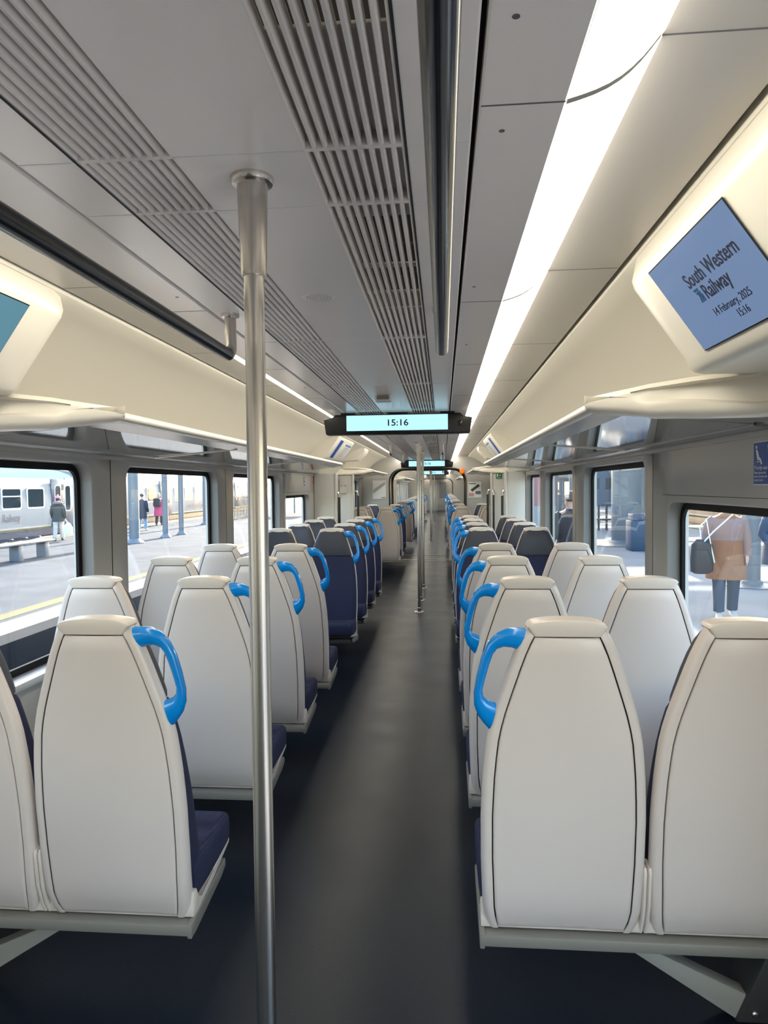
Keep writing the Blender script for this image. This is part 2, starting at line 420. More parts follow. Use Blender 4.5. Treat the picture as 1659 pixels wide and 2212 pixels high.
# other cars: plain walls with windows band (simple openings)
for (y0, y1), tagn in (((B0, B1), 'far'), ((C0, C1), 'farthest')):
    for s, side in ((-1, 'left'), (1, 'right')):
        X = C+s*HW; m = MB(); ys = y0+1.0; wl = []
        while ys+1.25 < y1-.6: wl.append((ys, ys+1.25)); ys += 1.93
        prev = y0
        for a, b in wl:
            m.box(*sorted((X, X+s*.08)), prev, a, 0, 2.2); m.box(*sorted((X, X+s*.08)), a, b, 0, WBOT); m.box(*sorted((X, X+s*.08)), a, b, WTOP, 2.2); prev = b
        m.box(*sorted((X, X+s*.08)), prev, y1, 0, 2.2)
        struct(m.build('wall_%s_%s' % (tagn, side), WALLG))
        wroot = MB()
        for a, b in wl:
            wroot.loft([[(X+s*.05, *p) for p in rrect(a, b, WBOT, WTOP, .07)], [(X+s*.05, *p) for p in rrect(a+.03, b-.03, WBOT+.03, WTOP-.03, .06)]], cap=False)
        wo_ = struct(wroot.build('window_%d' % wn, RUBBER)); wn += 1
        g = MB()
        for a, b in wl: g.box(*sorted((X+s*.055, X+s*.06)), a, b, WBOT, WTOP)
        g.build('pane', GLASS, wo_)
m = MB(); m.box(C+HW-.0006, C+HW+.001, 1.03, 3.42, 1.4465, 1.4485); m.box(C-HW-.001, C-HW+.0006, 7.25, 9.0, 1.4465, 1.4485); struct(m.build('trim_%d' % n_tr, GAP)); n_tr += 1
# rear closing wall behind the camera
m = MB(); m.box(C-HW-.1, C+HW+.1, BACK-.1, BACK, 0, 2.2); struct(m.build('wall_rear', WALLL))

# ------------------------------------------------------------------ gangway bulkheads with rounded opening
def gang_open(hw, zt, r, n=8):
    P = [(C-hw, 0)]
    for k in range(n+1):
        a = PI-PI/2*k/n; P.append((C-hw+r+r*math.cos(a), zt-r+r*math.sin(a)))
    for k in range(n+1):
        a = PI/2-PI/2*k/n; P.append((C+hw-r+r*math.cos(a), zt-r+r*math.sin(a)))
    P.append((C+hw, 0)); return P
def bulkhead(y0, y1, name):
    GO = gang_open(.79, 1.868, .26); n = len(GO)
    out = []
    for i, (x, z) in enumerate(GO):
        if i < 5: out.append((C-HW-.05, max(z, 0) if i < 1 else z))
        elif i < n//2: out.append((x if i > 6 else C-HW-.05, 2.16))
        elif i < n-5: out.append((x if i < n-7 else C+HW+.05, 2.16))
        else: out.append((C+HW+.05, z))
    m = MB(); m.loft([[(x, y0, z) for x, z in out], [(x, y0, z) for x, z in GO], [(x, y1, z) for x, z in GO], [(x, y1, z) for x, z in out]], closed=False)
    return m
k_ = 0
for y0, y1, ya, yb in ((BULK, BULK+.06, BULK+.06, B0-.06), (B0-.06, B0, None, None), (B1, B1+.06, B1+.06, C0-.06), (C0-.06, C0, None, None)):
    k_ += 1
    struct(bulkhead(y0, y1, '').build('wall_bulkhead_%d' % k_, WALLG))
    # black edge trim
    m = MB(); GO = gang_open(.79, 1.868, .26); GI = gang_open(.765, 1.845, .245)
    m.loft([[(x, y0-.012, z) for x, z in GO], [(x, y0-.012, z) for x, z in GI], [(x, y1+.01, z) for x, z in GI], [(x, y1+.01, z) for x, z in GO]], closed=False)
    struct(m.build('trim_%d' % n_tr, BLK)); n_tr += 1
    if ya:
        m = MB(); GO = gang_open(.80, 1.88, .26); GT = gang_open(.83, 1.91, .28)
        m.loft([[(x, ya, z) for x, z in GO], [(x, yb, z) for x, z in GO], [(x, yb, z) for x, z in GT], [(x, ya, z) for x, z in GT]], closed=False)
        struct(m.build('wall_gangway_%d' % k_, WALLL))
        m = MB()
        for yy in (y0-.35, y0-.06, yb-.05): m.box(C-.79, C+.79, yy, yy+.05, 0, .008, .002, 1)
        struct(m.build('trim_%d' % n_tr, STEEL)); n_tr += 1
# end wall of the train with door
m = MB(); m.box(C-HW-.05, C+HW+.05, C1, C1+.08, 0, 2.2); ew = struct(m.build('wall_end', WALLL))
m = MB(); m.box(C-.02, C+.62, C1-.04, C1, 0, 1.85, .01); dd = struct(m.build('door_3', WALLG))
m = MB(); m.box(C+.08, C+.52, C1-.046, C1-.04, .75, 1.75); m.build('pane', mat('end_door_glass', (.25, .27, .30), .1), dd)

# orange lamp lens by the gangway
m = MB(); m.lathe([(.001, -.03), (.035, -.028), (.05, -.01), (.052, .01), (.05, .012)], n=20)
o = m.build('indicator_lamp', ORANGE); rot_mesh(o, lambda q: Vector((q.x, q.z, q.y*1.15)))
o.location = (C+.70, BULK-.02, 1.80); tag(o, 'round orange indicator lamp at the top right corner of the gangway opening', 'lamp')

# ------------------------------------------------------------------ ceiling vents
def make_vent(s, y0, y1, dark, label):
    t = thing('ceiling_vent', label, 'vent', (C+s*(GR_IN+GR_OUT)/2, y0, ZC), 0, 'slatted ceiling vents')
    hw = (GR_OUT-GR_IN)/2; L = y1-y0; N = 9; p = 2*hw/N
    m = MB()
    for k in range(N+1):
        x = -hw+p*k; wd = .0042
        pr = [(x-wd, .024), (x-wd, .004), (x-wd*.5, .0004), (x+wd*.5, .0004), (x+wd, .004), (x+wd, .024)]
        if k == 0: pr = [q for q in pr if True]
        m.prism(pr, 'y', .004, L-.004)
    m.build('slats', VENT, t)
    for yy in (.0, L-.005):
        m = MB(); m.box(-hw, hw, yy, yy+.005, .0006, .026); m.build('end_frame', VENT, t)
    # backing, with darker air openings where the photo shows them
    edges = [0]+[q for d in dark for q in d]+[L]
    for i in range(0, len(edges), 2):
        m = MB(); m.box(-hw, hw, edges[i], edges[i+1], .024, .028); m.build('backing', VENT, t)
    for a, b in dark:
        m = MB(); m.box(-hw, hw, a, b, .075, .08); m.build('duct', GAP, t)
VY = [BACK, -.1, 1.079, 1.291, 2.46, 3.56, 4.72, 5.9, 7.1, 8.3, 9.5, 10.7, 11.9, 13.1, BULK]
DK = {1: [(.25, .55), (.58, .74), (.76, .93)], 3: [(.12, .42), (.45, .66), (.68, .84)], 5: [(.15, 1.0)], 7: [(.2, .9)], 9: [(.2, .9)], 11: [(.2, .9)], 12: [(.2, .9)]}
for s, side in ((1, 'right'), (-1, 'left')):
    for i, (a, b) in enumerate(zip(VY[:-1], VY[1:])):
        if i == 0: lab = 'pale slatted ceiling vent overhead behind the camera, %s of the poles' % side
        elif i == 2: lab = 'short slatted ceiling vent beside the nearest pole, on its %s' % side
        else: lab = 'pale slatted ceiling vent %s of the poles, %s along from the camera' % (side, ordn(i-1))
        make_vent(s, a, b, DK.get(i, []) if s > 0 or i == 13 else [], lab)
m = MB()
for (y0, y1) in CARS[1:]:
    for s in (-1, 1): m.box(*sorted((C+s*GR_IN, C+s*GR_OUT)), y0, y1, ZC+.004, ZC+.03)
struct(m.build('ceiling_infill', VENT))
# dark joint beside the right vent
m = MB()
for s in (-1, 1): m.box(*sorted((C+s*(GR_OUT+.0005), C+s*(GR_OUT+.0045))), BACK, BULK, ZC-.0012, ZC-.0002)
struct(m.build('trim_%d' % n_tr, GAP)); n_tr += 1

# ceiling speaker, smoke detector
m = MB(); m.lathe([(.001, -.0015), (.040, -.0015), (.0435, -.0008), (.045, 0)], n=32)
sp = m.build('speaker_grille', VENT, loc=(-.335, 1.90, ZC)); tag(sp, 'round flush perforated speaker grille in the ceiling beyond the nearest pole', 'speaker')
m = MB()
for r, n in ((.008, 6), (.016, 12), (.024, 18), (.032, 24)):
    for k in range(n):
        a = 2*PI*k/n; x, y = r*math.cos(a), r*math.sin(a)
        m.lathe([(.0014, -.0019), (.0014, -.0014)], (x, y, 0), 6)
m.build('perforation', INKG, sp)
t = thing('smoke_detector', 'small white square sensor box on the ceiling before the hanging display', 'sensor', (-.335, 3.98, ZC))
m = MB(); m.box(-.05, .05, -.05, .05, -.035, 0, .014, 3); m.build('housing', WHITEP, t)
m = MB(); m.box(-.034, .034, -.0515, -.049, -.027, -.007, .004); m.build('lens_cover', RAILG, t)
m = MB()
for x, y in ((.085, .80), (.09, 1.05), (.085, 1.85), (.09, 2.6), (.085, 3.6)):
    m.lathe([(.0045, -.0006), (.0045, .001)], (x, y, ZC), 10)
    m.lathe([(.0045, -.0006), (.0045, .001)], (2*C-x, y, ZC), 10)
struct(m.build('trim_%d' % n_tr, INKG)); n_tr += 1

# ------------------------------------------------------------------ poles
def make_pole(x, y, label, top=ZC):
    t = thing('grab_pole', label, 'pole', (x, y, 0), 0, 'steel poles along the aisle')
    m = MB(); m.lathe([(.0172, .012), (.0172, top-.15)], n=24); m.build('shaft', STEEL, t)
    m = MB(); m.lathe([(.0165, top-.163), (.0205, top-.163), (.0215, top-.157), (.0255, top-.02), (.0258, top-.012)], n=24)
    m.lathe([(.0258, top-.012), (.034, top-.010), (.0365, top-.005), (.0365, top)], n=24); m.build('collar', STEEL, t)
    m = MB(); m.lathe([(.060, 0), (.060, .004), (.055, .009), (.022, .012), (.022, .05), (.0172, .055)], n=24); m.build('floor_flange', STEEL, t)
POLES = [(-.3155, 1.164, 'tall brushed steel pole nearest the camera, left of the aisle centre'),
         (-.293, 8.25, 'steel pole in the first vestibule, front one of the cluster'),
         (-.300, 9.09, 'steel pole in the first vestibule, just behind the front one'),
         (-.295, 10.2, 'steel pole in the first vestibule, rear one of the cluster'),
         (-.335, 18.6, 'thin steel pole beyond the gangway, nearest of the far ones'),
         (-.33, 19.9, 'thin steel pole beyond the gangway, second of the far ones'),
         (-.35, 28.5, 'thin steel pole in the far coach, third of the far ones'),
         (-.35, 37.0, 'thin steel pole in the farthest coach before the end door')]
for p in POLES: make_pole(*p)

# ------------------------------------------------------------------ hanging handrails (black bar, steel elbows)
def make_rail(s, y0, y1, label, ends=(1, 1)):
    x = C+s*.315; z = 1.895; r = .0175
    t = thing('handrail', label, 'handrail', (x, y0, z), 0, 'ceiling handrails')
    L = y1-y0; m = MB()
    m.tube([(0, .03, 0), (0, L-.03, 0)], r+.001, 16); m.build('bar', BLACKR, t)
    for e, yy, d in ((ends[0], 0, 1), (ends[1], L, -1)):
        if not e: continue
        m = MB(); R = .032
        pts = [(0, yy+d*.045, 0)]+[(0, yy+d*(R-R*math.sin(a)), R-R*math.cos(a)) for a in [PI/2*k/6 for k in range(7)]]+[(0, yy, ZC-z-.006)]
        m.tube(pts, r, 16); m.lathe([(r, ZC-z-.012), (.026, ZC-z-.01), (.027, ZC-z)], (0, yy, 0), 18)
        m.build('elbow', STEEL, t)
make_rail(1, -1.6, 2.06, 'glossy black ceiling handrail running overhead right of the nearest pole')
make_rail(-1, -1.6, 2.05, 'glossy black ceiling handrail with steel elbow at upper left')
make_rail(1, 8.4, 10.6, 'short ceiling handrail right of the poles in the first vestibule')
make_rail(-1, 8.4, 11.2, 'short ceiling handrail left of the poles in the first vestibule')
make_rail(1, 17.8, 20.6, 'tiny ceiling handrail right of the poles beyond the gangway')
make_rail(-1, 17.8, 20.6, 'tiny ceiling handrail left of the poles beyond the gangway')

# ------------------------------------------------------------------ hanging information displays
def make_display(y, label):
    t = thing('information_display', label, 'display', (C, y, 0), 0, 'hanging information displays')
    zt, zb = ZC-.012, 1.868
    out = [(-.52, zt-.03), (-.455, zt-.025), (-.44, zt), (.44, zt), (.455, zt-.025), (.52, zt-.03), (.505, zb+.004), (.498, zb), (-.498, zb), (-.505, zb+.004)]
    m = MB(); m.prism(out, 'y', 0, .11, .006); m.build('housing', BLK, t)
    m = MB(); m.box(-.07, .07, .02, .09, zt, ZC); m.box(-.40, -.3, .02, .09, zt, ZC); m.box(.3, .40, .02, .09, zt, ZC); m.build('mounting', BLK, t)
    sc = MB(); sc.box(-.357, .352, -.004, .0, zb+.025, zt-.008); sc = sc.build('screen', CYANSCR, t)
    text('clock_digits', '15:16', .062, (-.0, -.004, zb+.058), (1, 0, 0), (0, 0, 1), INK, t, 'CENTER', sx=1.15, bold=.0008)
    m = MB(); m.box(.42, .455, -.003, .001, zb+.05, zb+.085, .004); m.build('camera_window', mat('tinted_lens', (.02, .02, .02), .1) if 'tinted_lens' not in MATS else MATS['tinted_lens'], t)
make_display(4.86, 'black hanging display with cyan screen reading 15:16, nearest one')
make_display(13.75, 'smaller hanging display with cyan screen in front of the gangway, second one')
make_display(23.0, 'tiny hanging display with cyan screen beyond the gangway')

# ------------------------------------------------------------------ luggage racks
def make_rack(s, y0, y1, label, near_cap, far_cap):
    """nosing offset .79 at z 1.75, glass shelf back to the wall"""
    t = thing('luggage_rack', label, 'luggage rack', (C, y0, 0), 0, 'overhead luggage racks'); L = y1-y0
    NO, WO = .79, HW-.012
    # nosing: cream rounded bar with grey strip behind
    m = MB(); pr = [(NO-.004, 1.738), (NO-.008, 1.75), (NO-.004, 1.762), (NO+.008, 1.77), (NO+.03, 1.768), (NO+.045, 1.755), (NO+.02, 1.733)]
    m.loft([[(s*x, y, z) for x, z in pr] for y in (0, L)]); m.build('nosing', CREAM, t, sharp=60)
    m = MB(); pr = [(NO+.02, 1.735), (NO+.095, 1.716), (NO+.095, 1.728), (NO+.02, 1.75)]
    m.loft([[(s*x, y, z) for x, z in pr] for y in (0, L)]); m.build('underside_strip', RACKG, t)
    m = MB(); pr = [(NO+.095, 1.718), (WO-.05, 1.682), (WO-.05, 1.690), (NO+.095, 1.726)]
    m.loft([[(s*x, y, z) for x, z in pr] for y in (0, L)]); m.build('shelf_panel', RACKM, t)
    m = MB(); pr = [(WO-.06, 1.678), (WO, 1.672), (WO, 1.70), (WO-.06, 1.692)]
    m.loft([[(s*x, y, z) for x, z in pr] for y in (0, L)]); m.build('rear_strip', RACKG, t)
    # cross brackets under the shelf
    yy = 1.6
    while yy < L-.3:
        m = MB(); m.tube([(s*(NO+.06), yy, 1.722), (s*(WO-.04), yy-.06, 1.679)], .0055, 6); m.build('bracket', CREAM, t); yy += 1.93
    for flag, yb, d in ((near_cap, 0, -1), (far_cap, L, 1)):
        if not flag: continue
        # moulded end piece sweeping back to the wall
        m = MB(); loops = []
        path = [(NO-.003, -.05), (NO, .01), (NO+.05, .07), (NO+.10, .118), (NO+.14, .150), (NO+.24, .235), (NO+.36, .345), (NO+.41, .41), (NO+.44, .45), (HW-.005, .60)]
        INS = [0, 0, 0, 0, .010, .030, .032, .026, 0, 0]
        for i, (x, dy) in enumerate(path):
            f = min(1, i/5); zt = 1.772+.030*f; zb = 1.733-.058*min(1, i/6)
            yq = yb+d*dy; k = INS[i]; h0 = zb+.034+(.014 if i < 6 else 0); h1 = zt-.014
            loops.append([(s*(x-.006), yq+d*.002, zb+.012), (s*(x-.012), yq+d*.008, zb+.026), (s*(x-.012), yq+d*.008, h0), (s*(x-.012+k*.7), yq+d*(.008-k*.7), h0+.008), (s*(x-.012+k*.9), yq+d*(.008-k*.9), h1-.004), (s*(x-.012), yq+d*.007, h1), (s*(x-.004), yq, zt), (s*(x+.045), yq-d*.05, zt-.003), (s*(x+.05), yq-d*.055, zb+.01), (s*(x+.02), yq-d*.02, zb)])
        m.loft(loops); m.build('end_moulding', CREAM, t, sharp=50)
        # gusset shelf triangle filling to the wall
        m = MB(); tri = [(NO+.09, 0), (NO+.15, .12), (NO+.28, .24), (NO+.42, .40), (WO-.05, .52), (WO-.05, 0)]
        m.prism([(s*x, yb+d*y) for x, y in tri], 'z', 1.690, 1.698); o = m.build('end_shelf', RACKM, t)
        rot_mesh(o, lambda q: Vector((q.x, q.y, q.z+(WO-.05-abs(q.x))/(WO-.05-NO-.09)*.034-.006)))
make_rack(-1, 2.28, 7.6, 'overhead luggage rack along the left windows with mirror underside', True, False)
make_rack(1, 2.28, 8.05, 'overhead luggage rack along the right windows with mirror underside', True, False)
make_rack(-1, 11.0, 13.9, 'short luggage rack on the left before the gangway', True, False)
make_rack(1, 11.0, 13.9, 'short luggage rack on the right before the gangway', True, False)
make_rack(-1, 20.8, 27.0, 'distant luggage rack on the left beyond the gangway', True, False)
make_rack(1, 20.8, 27.0, 'distant luggage rack on the right beyond the gangway', True, False)

# ------------------------------------------------------------------ pods with passenger screens on the cove
def make_pod(s, y0, y1, label, scr, content):
    """slanted face from (.833,2.04) to (.99,1.82); y1 = far end"""
    t = thing('screen_pod', label, 'screen', (C, y0, 0)); L = y1-y0
    pr = [(.822, 2.088), (.816, 2.06), (.811, 2.035), (.818, 2.013), (.953, 1.822), (.961, 1.800), (.975, 1.788), (1.00, 1.783), (1.13, 1.782), (1.24, 1.785), (1.30, 1.79), (1.30, 1.95), (1.1, 2.07)]
    m = MB(); loops = []
    for yy, inset in ((0, .02), (.012, .004), (.03, 0), (L-.17, 0), (L-.12, .0), (L-.07, .006), (L-.02, .020), (L, .035)):
        loops.append([(s*(x+inset*.8), yy, z+inset*.5) for x, z in pr])
    m.loft(loops); m.build('housing', CREAM, t, sharp=40)
    nx, nz = -.815*s, -.58  # face normal
    tdir = Vector((s*.135, 0, -.191)).normalized()
    P0 = Vector((s*.817, 0, 2.011))
    n = Vector((-s*.814, 0, -.581))
    ys0, ys1 = (L-.655, L-.215)
    m = MB(); a = P0+tdir*.002; b = P0+tdir*.243
    def slab(y_a, y_b, ta, tb, th0, th1):
        p = [P0+tdir*ta, P0+tdir*tb]
        return [[tuple(q+n*th+Vector((0, yy, 0))) for q in p for th in (th0, th1)] for yy in (y_a, y_b)]
    def add(mb, y_a, y_b, ta, tb, th0, th1):
        Ls = slab(y_a, y_b, ta, tb, th0, th1); Ls = [[q[0], q[1], q[3], q[2]] for q in Ls]; mb.loft(Ls)
    m = MB(); add(m, ys0-.003, ys1+.003, -.001, .233, .0005, .0022); m.build('bezel', BLK, t)
    m = MB(); add(m, ys0, ys1, .002, .230, .0024, .0036); m.build('screen', scr, t)
    xd = Vector((0, -s, 0)); yd = -tdir
    def at(u, v):  # u 0..1 along reading direction, v 0..1 up
        ybase = ys1 if s > 0 else ys0
        return P0+tdir*(.002+.228*(1-v))+n*.0038+Vector((0, ybase, 0))+xd*(.44*u)
    if content == 'railway':
        text('line_one', 'South Western', .048, at(.30, .60), xd, yd, INK, t, sx=.88, bold=.0006)
        text('line_two', 'Railway', .048, at(.40, .42), xd, yd, INK, t, sx=.88, bold=.0006)
        m = MB(); q = at(.31, .42); X3, Y3 = Vector(xd), Vector(yd)
        for k in range(3):
            p = [q+X3*(.004+.010*k)+Y3*0, q+X3*(.011+.010*k)+Y3*0, q+X3*(.027+.003*k)+Y3*(.034-.008*k), q+X3*(.002+.005*k)+Y3*(.034-.008*k), q+X3*(.004+.005*k)+Y3*(.028-.008*k), q+X3*(.018+.004*k)+Y3*(.028-.008*k)]
            m.loft([[tuple(v+n*.0002*(k+1)) for v in p], [tuple(v+n*(.0006+.0002*k)) for v in p]])
        m.build('arrow_logo', LOGOB, t)
        text('date_line', '14 February, 2025', .026, at(.36, .24), xd, yd, INK, t, sx=.95)
        text('time_line', '15:16', .026, at(.55, .12), xd, yd, INK, t, sx=.95)
    else:
        pass
    return t
make_pod(1, 1.10, 1.965, 'cream pod at upper right with blue screen showing the railway name and date', BLUESCR, 'railway')
make_pod(-1, 1.19, 2.055, 'cream pod at upper left edge with teal screen', TEALSCR, '')
def make_sign_pod(s, y0, y1, label):
    t = thing('sign_pod', label, 'sign', (C, y0, 0)); L = y1-y0
    pr = [(.828, 2.07), (.834, 2.05), (.985, 1.838), (1.0, 1.822), (1.06, 1.815), (1.30, 1.80), (1.30, 1.95), (1.1, 2.07)]
    m = MB(); m.loft([[(s*(x+i*.8), yy, z+i*.5) for x, z in pr] for yy, i in ((0, .02), (.03, 0), (L-.03, 0), (L, .02))]); m.build('housing', CREAM, t, sharp=40)
    P0 = Vector((s*.838, 0, 2.045)); td = Vector((s*.151, 0, -.212)).normalized(); n = Vector((-s*.814, 0, -.581))
    def add(mb, ya, yb, ta, tb, h0, h1):
        mb.loft([[tuple(P0+td*a+n*h+Vector((0, yy, 0))) for a, h in ((ta, h0), (tb, h0), (tb, h1), (ta, h1))] for yy in (ya, yb)])
    m = MB(); add(m, .08, .42, .005, .245, .0005, .002); m.build('sheet', PAPER, t)
    m = MB(); add(m, .16, .36, .005, .245, .002, .0026); m.build('blue_panel', MATS['sign_blue'], t)
    m = MB(); add(m, .66, 1.12, .03, .235, .0005, .002); m.build('map_sheet', PAPER, t)
    m = MB(); add(m, .66, 1.12, .03, .055, .002, .0026)
    for k in range(5): add(m, .72, 1.06-.05*k, .08+.028*k, .086+.028*k, .002, .0025)
    m.build('map_lines', mat('map_blue', (.12, .2, .42), .5) if 'map_blue' not in MATS else MATS['map_blue'], t)
make_sign_pod(-1, 7.75, 8.98, 'cream pod on the left cove with a blue notice and a white route map')
make_sign_pod(1, 7.75, 8.98, 'cream pod on the right cove with a blue notice and a white route map')
for s, side in ((-1, 'left'), (1, 'right')):
    m = MB(); m.loft([[(s*x, yy, z) for x, z in [(.83, 2.07), (.84, 2.02), (.96, 1.90), (1.3, 1.88), (1.3, 1.98), (1.1, 2.07)]] for yy in (0, .5)])
    o = m.build('door_header_box', CREAM, loc=(C, 10.2, 0)); tag(o, 'small cream box on the %s cove above the vestibule door' % side, 'box')

# ------------------------------------------------------------------ draught screens at the doors, with grab handles
def make_screen(s, y, label, e=1.04, grp='draught screens beside the doors'):
    t = thing('draught_screen', label, 'partition', (C, y, 0), 0, grp)
    m = MB(); m.box(*sorted((s*(e+.03), s*(HW-.003))), -.03, .03, .0, 1.672, .01); m.build('panel', WALLL, t)
    m = MB(); m.box(*sorted((s*e, s*(e+.035))), -.045, .045, .0, 1.69, .015, 3); m.build('edge_post', WALLL, t)
    return t
def make_grab(s, x, y, z0, z1, label, dv=None):
    dv = dv or (s, 0)
    t = thing('doorway_handrail', label, 'handle', (C+s*x, y, 0), 0, 'door grab handles')
    m = MB(); m.tube([(0, 0, z0+.04), (0, 0, z1-.07)], .0165, 12); m.build('bar', BLACKR, t)
    for zz, d in ((z1, -1), (z0, 1)):
        R = .05; pts = [(0, 0, zz+d*.075)]+[(dv[0]*(R-R*math.cos(a)), dv[1]*(R-R*math.cos(a)), zz+d*(R-R*math.sin(a))) for a in [PI/2*k/6 for k in range(7)]]+[(dv[0]*.085, dv[1]*.085, zz)]
        m = MB(); m.tube(pts, .015, 12); m.build('bracket', STEEL, t)
for s, side in ((-1, 'left'), (1, 'right')):
    make_screen(s, 8.95, 'light grey draught screen on the %s, near side of the first vestibule door' % side, 1.053 if s < 0 else 1.096)
    make_screen(s, 10.55, 'light grey draught screen on the %s, far side of the first vestibule door' % side, 1.041 if s < 0 else 1.026)
    make_grab(s, 1.035 if s < 0 else 1.068, 8.97, .80, 1.44, 'black grab handle with steel bends on the near %s door screen' % side)
    make_grab(s, .985, 10.58, .78, 1.44, 'black grab handle with steel bends on the far %s door screen' % side)
    make_screen(s, 18.2, 'tiny grey draught screen on the %s beyond the gangway' % side)
    make_screen(s, 20.2, 'tiny grey draught screen on the %s behind the far vestibule' % side)
make_grab(1, 1.06, 10.40, .7, 1.43, 'black grab handle on the right vestibule between the two screens', (0, 1.3))
t = thing('door_control_box', 'grey wall box with keyhole locks on the left far door screen', 'box', (C-1.19, 10.5, 1.52))
m = MB(); m.box(-.055, .055, -.06, 0, -.11, .11, .008); m.build('housing', WALLL, t)
m = MB()
for x in (-.025, .03): m.lathe([(.008, 0), (.008, .004)], (x, 0, 0), 10)
o = m.build('lock', BLK, t); rot_mesh(o, lambda q: Vector((q.x, -.06-q.z, q.y+.0)))

# ------------------------------------------------------------------ signs and posters
t = thing('exit_sign', 'small green emergency exit sign on the right vestibule screen', 'sign', (C+1.15, 10.515, 1.602))
m = MB(); m.box(-.045, .045, -.006, 0, 0, .085, .002, 1); m.build('plate', SIGNG, t)
m = MB(); m.box(-.032, -.012, -.0072, -.006, .03, .072); m.box(-.035, .03, -.0072, -.006, .012, .017); m.prism([(.004, .05), (.022, .066), (.022, .034)], 'y', -.0072, -.006); m.build('pictogram', WHITEP, t)
def poster(x0, x1, z0, z1, y, label, kind):
    t = thing('poster', label, 'poster', ((x0+x1)/2, y, z0)); w2 = (x1-x0)/2; h = z1-z0
    m = MB(); m.box(-w2, w2, -.006, 0, 0, h, .002, 1); m.build('sheet', PAPER, t)
    if kind == 'train':
        m = MB(); m.obox((.01, -.0075, h*.62), (1, 0, .75), (0, 1, 0), (-.75, 0, 1), w2*.72, .0012, h*.085); m.build('picture', DARKM, t)
        m = MB(); m.box(-w2*.9, -w2*.1, -.0072, -.006, h*.08, h*.30); m.build('pink_block', mat('poster_pink', (.6, .3, .3), .5), t)
        m = MB(); m.box(w2*.1, w2*.9, -.0072, -.006, h*.22, h*.42); m.box(-w2*.9, w2*.2, -.0072, -.006, h*.86, h*.92); m.build('text_block', INKG, t)
    else:
        m = MB(); m.prism([(-w2*.9, h*.5), (w2*.9, h*.95), (w2*.9, h*.78), (-w2*.9, h*.3)], 'y', -.0072, -.006); m.build('picture', mat('poster_grey', (.35, .36, .4), .4), t)
        m = MB(); m.box(w2*.3, w2*.9, -.0072, -.006, h*.06, h*.1); m.build('text_block', INKG, t)
poster(-1.44, -1.165, 1.247, 1.63, BULK-.005, 'pale poster on the grey bulkhead left of the gangway', 'plain')
poster(.506, .775, 1.257, 1.58, BULK-.005, 'white poster with dark diagonal picture right of the gangway', 'train')
def wall_sign(s, y, z0, z1, w, label, m_, name='wall_sign'):
    X = C+s*(HW-.001)
    t = thing(name, label, 'sign', (X, y, z0)); h = z1-z0
    m = MB(); m.box(*sorted((-s*.001, -s*.003)), -w/2-.004, w/2+.004, -.004, h+.004); m.build('border', WHITEP, t)
    m = MB(); m.box(*sorted((-s*.003, -s*.0045)), -w/2, w/2, 0, h); m.build('plate', m_, t)
    return t
t = wall_sign(1, 2.332, 1.495, 1.632, .20, 'blue priority seat sign with white figures at the right edge', SIGNB, 'priority_sign')
m = MB()
for dy in (0, -.085):   # seated figures, drawn on the plate
    b = .075+dy
    P = lambda y, z: (b-y, z)
    m.prism([P(-.008, .127), P(.004, .127), P(.006, .117), P(-.006, .116)], 'x', -.0062, -.0046)
    m.prism([P(-.006, .114), P(.008, .112), P(.020, .088), P(.030, .086), P(.040, .066), P(.033, .064), P(.026, .078), P(.006, .080)], 'x', -.0062, -.0046)
    m.prism([P(.002, .076), P(.024, .075), P(.024, .072), P(.002, .073)], 'x', -.0062, -.0046)
m.build('pictogram', WHITEP, t)
text('sign_title', 'Priority seat', .019, (-.0047, .092, .048), (0, -1, 0), (0, 0, 1), WHITEP, t)
for k, l in enumerate(('Please give up this', 'seat if someone else', 'needs it more')): text('sign_line', l, .0115, (-.0047, .092, .034-.012*k), (0, -1, 0), (0, 0, 1), WHITEP, t)
t = wall_sign(-1, 8.30, 1.52, 1.63, .06, 'small blue sticker above the low window on the left wall', SIGNB)
m = MB(); m.box(.0046, .0054, -.012, .012, .06, .10); m.box(.0046, .0054, -.018, .018, .02, .04); m.build('pictogram', WHITEP, t)
t = wall_sign(-1, 8.78, 1.55, 1.62, .06, 'small red sticker right of the blue one on the left wall', SIGNR)
m = MB(); m.box(.0046, .0054, -.015, .015, .035, .06); m.build('pictogram', WHITEP, t)
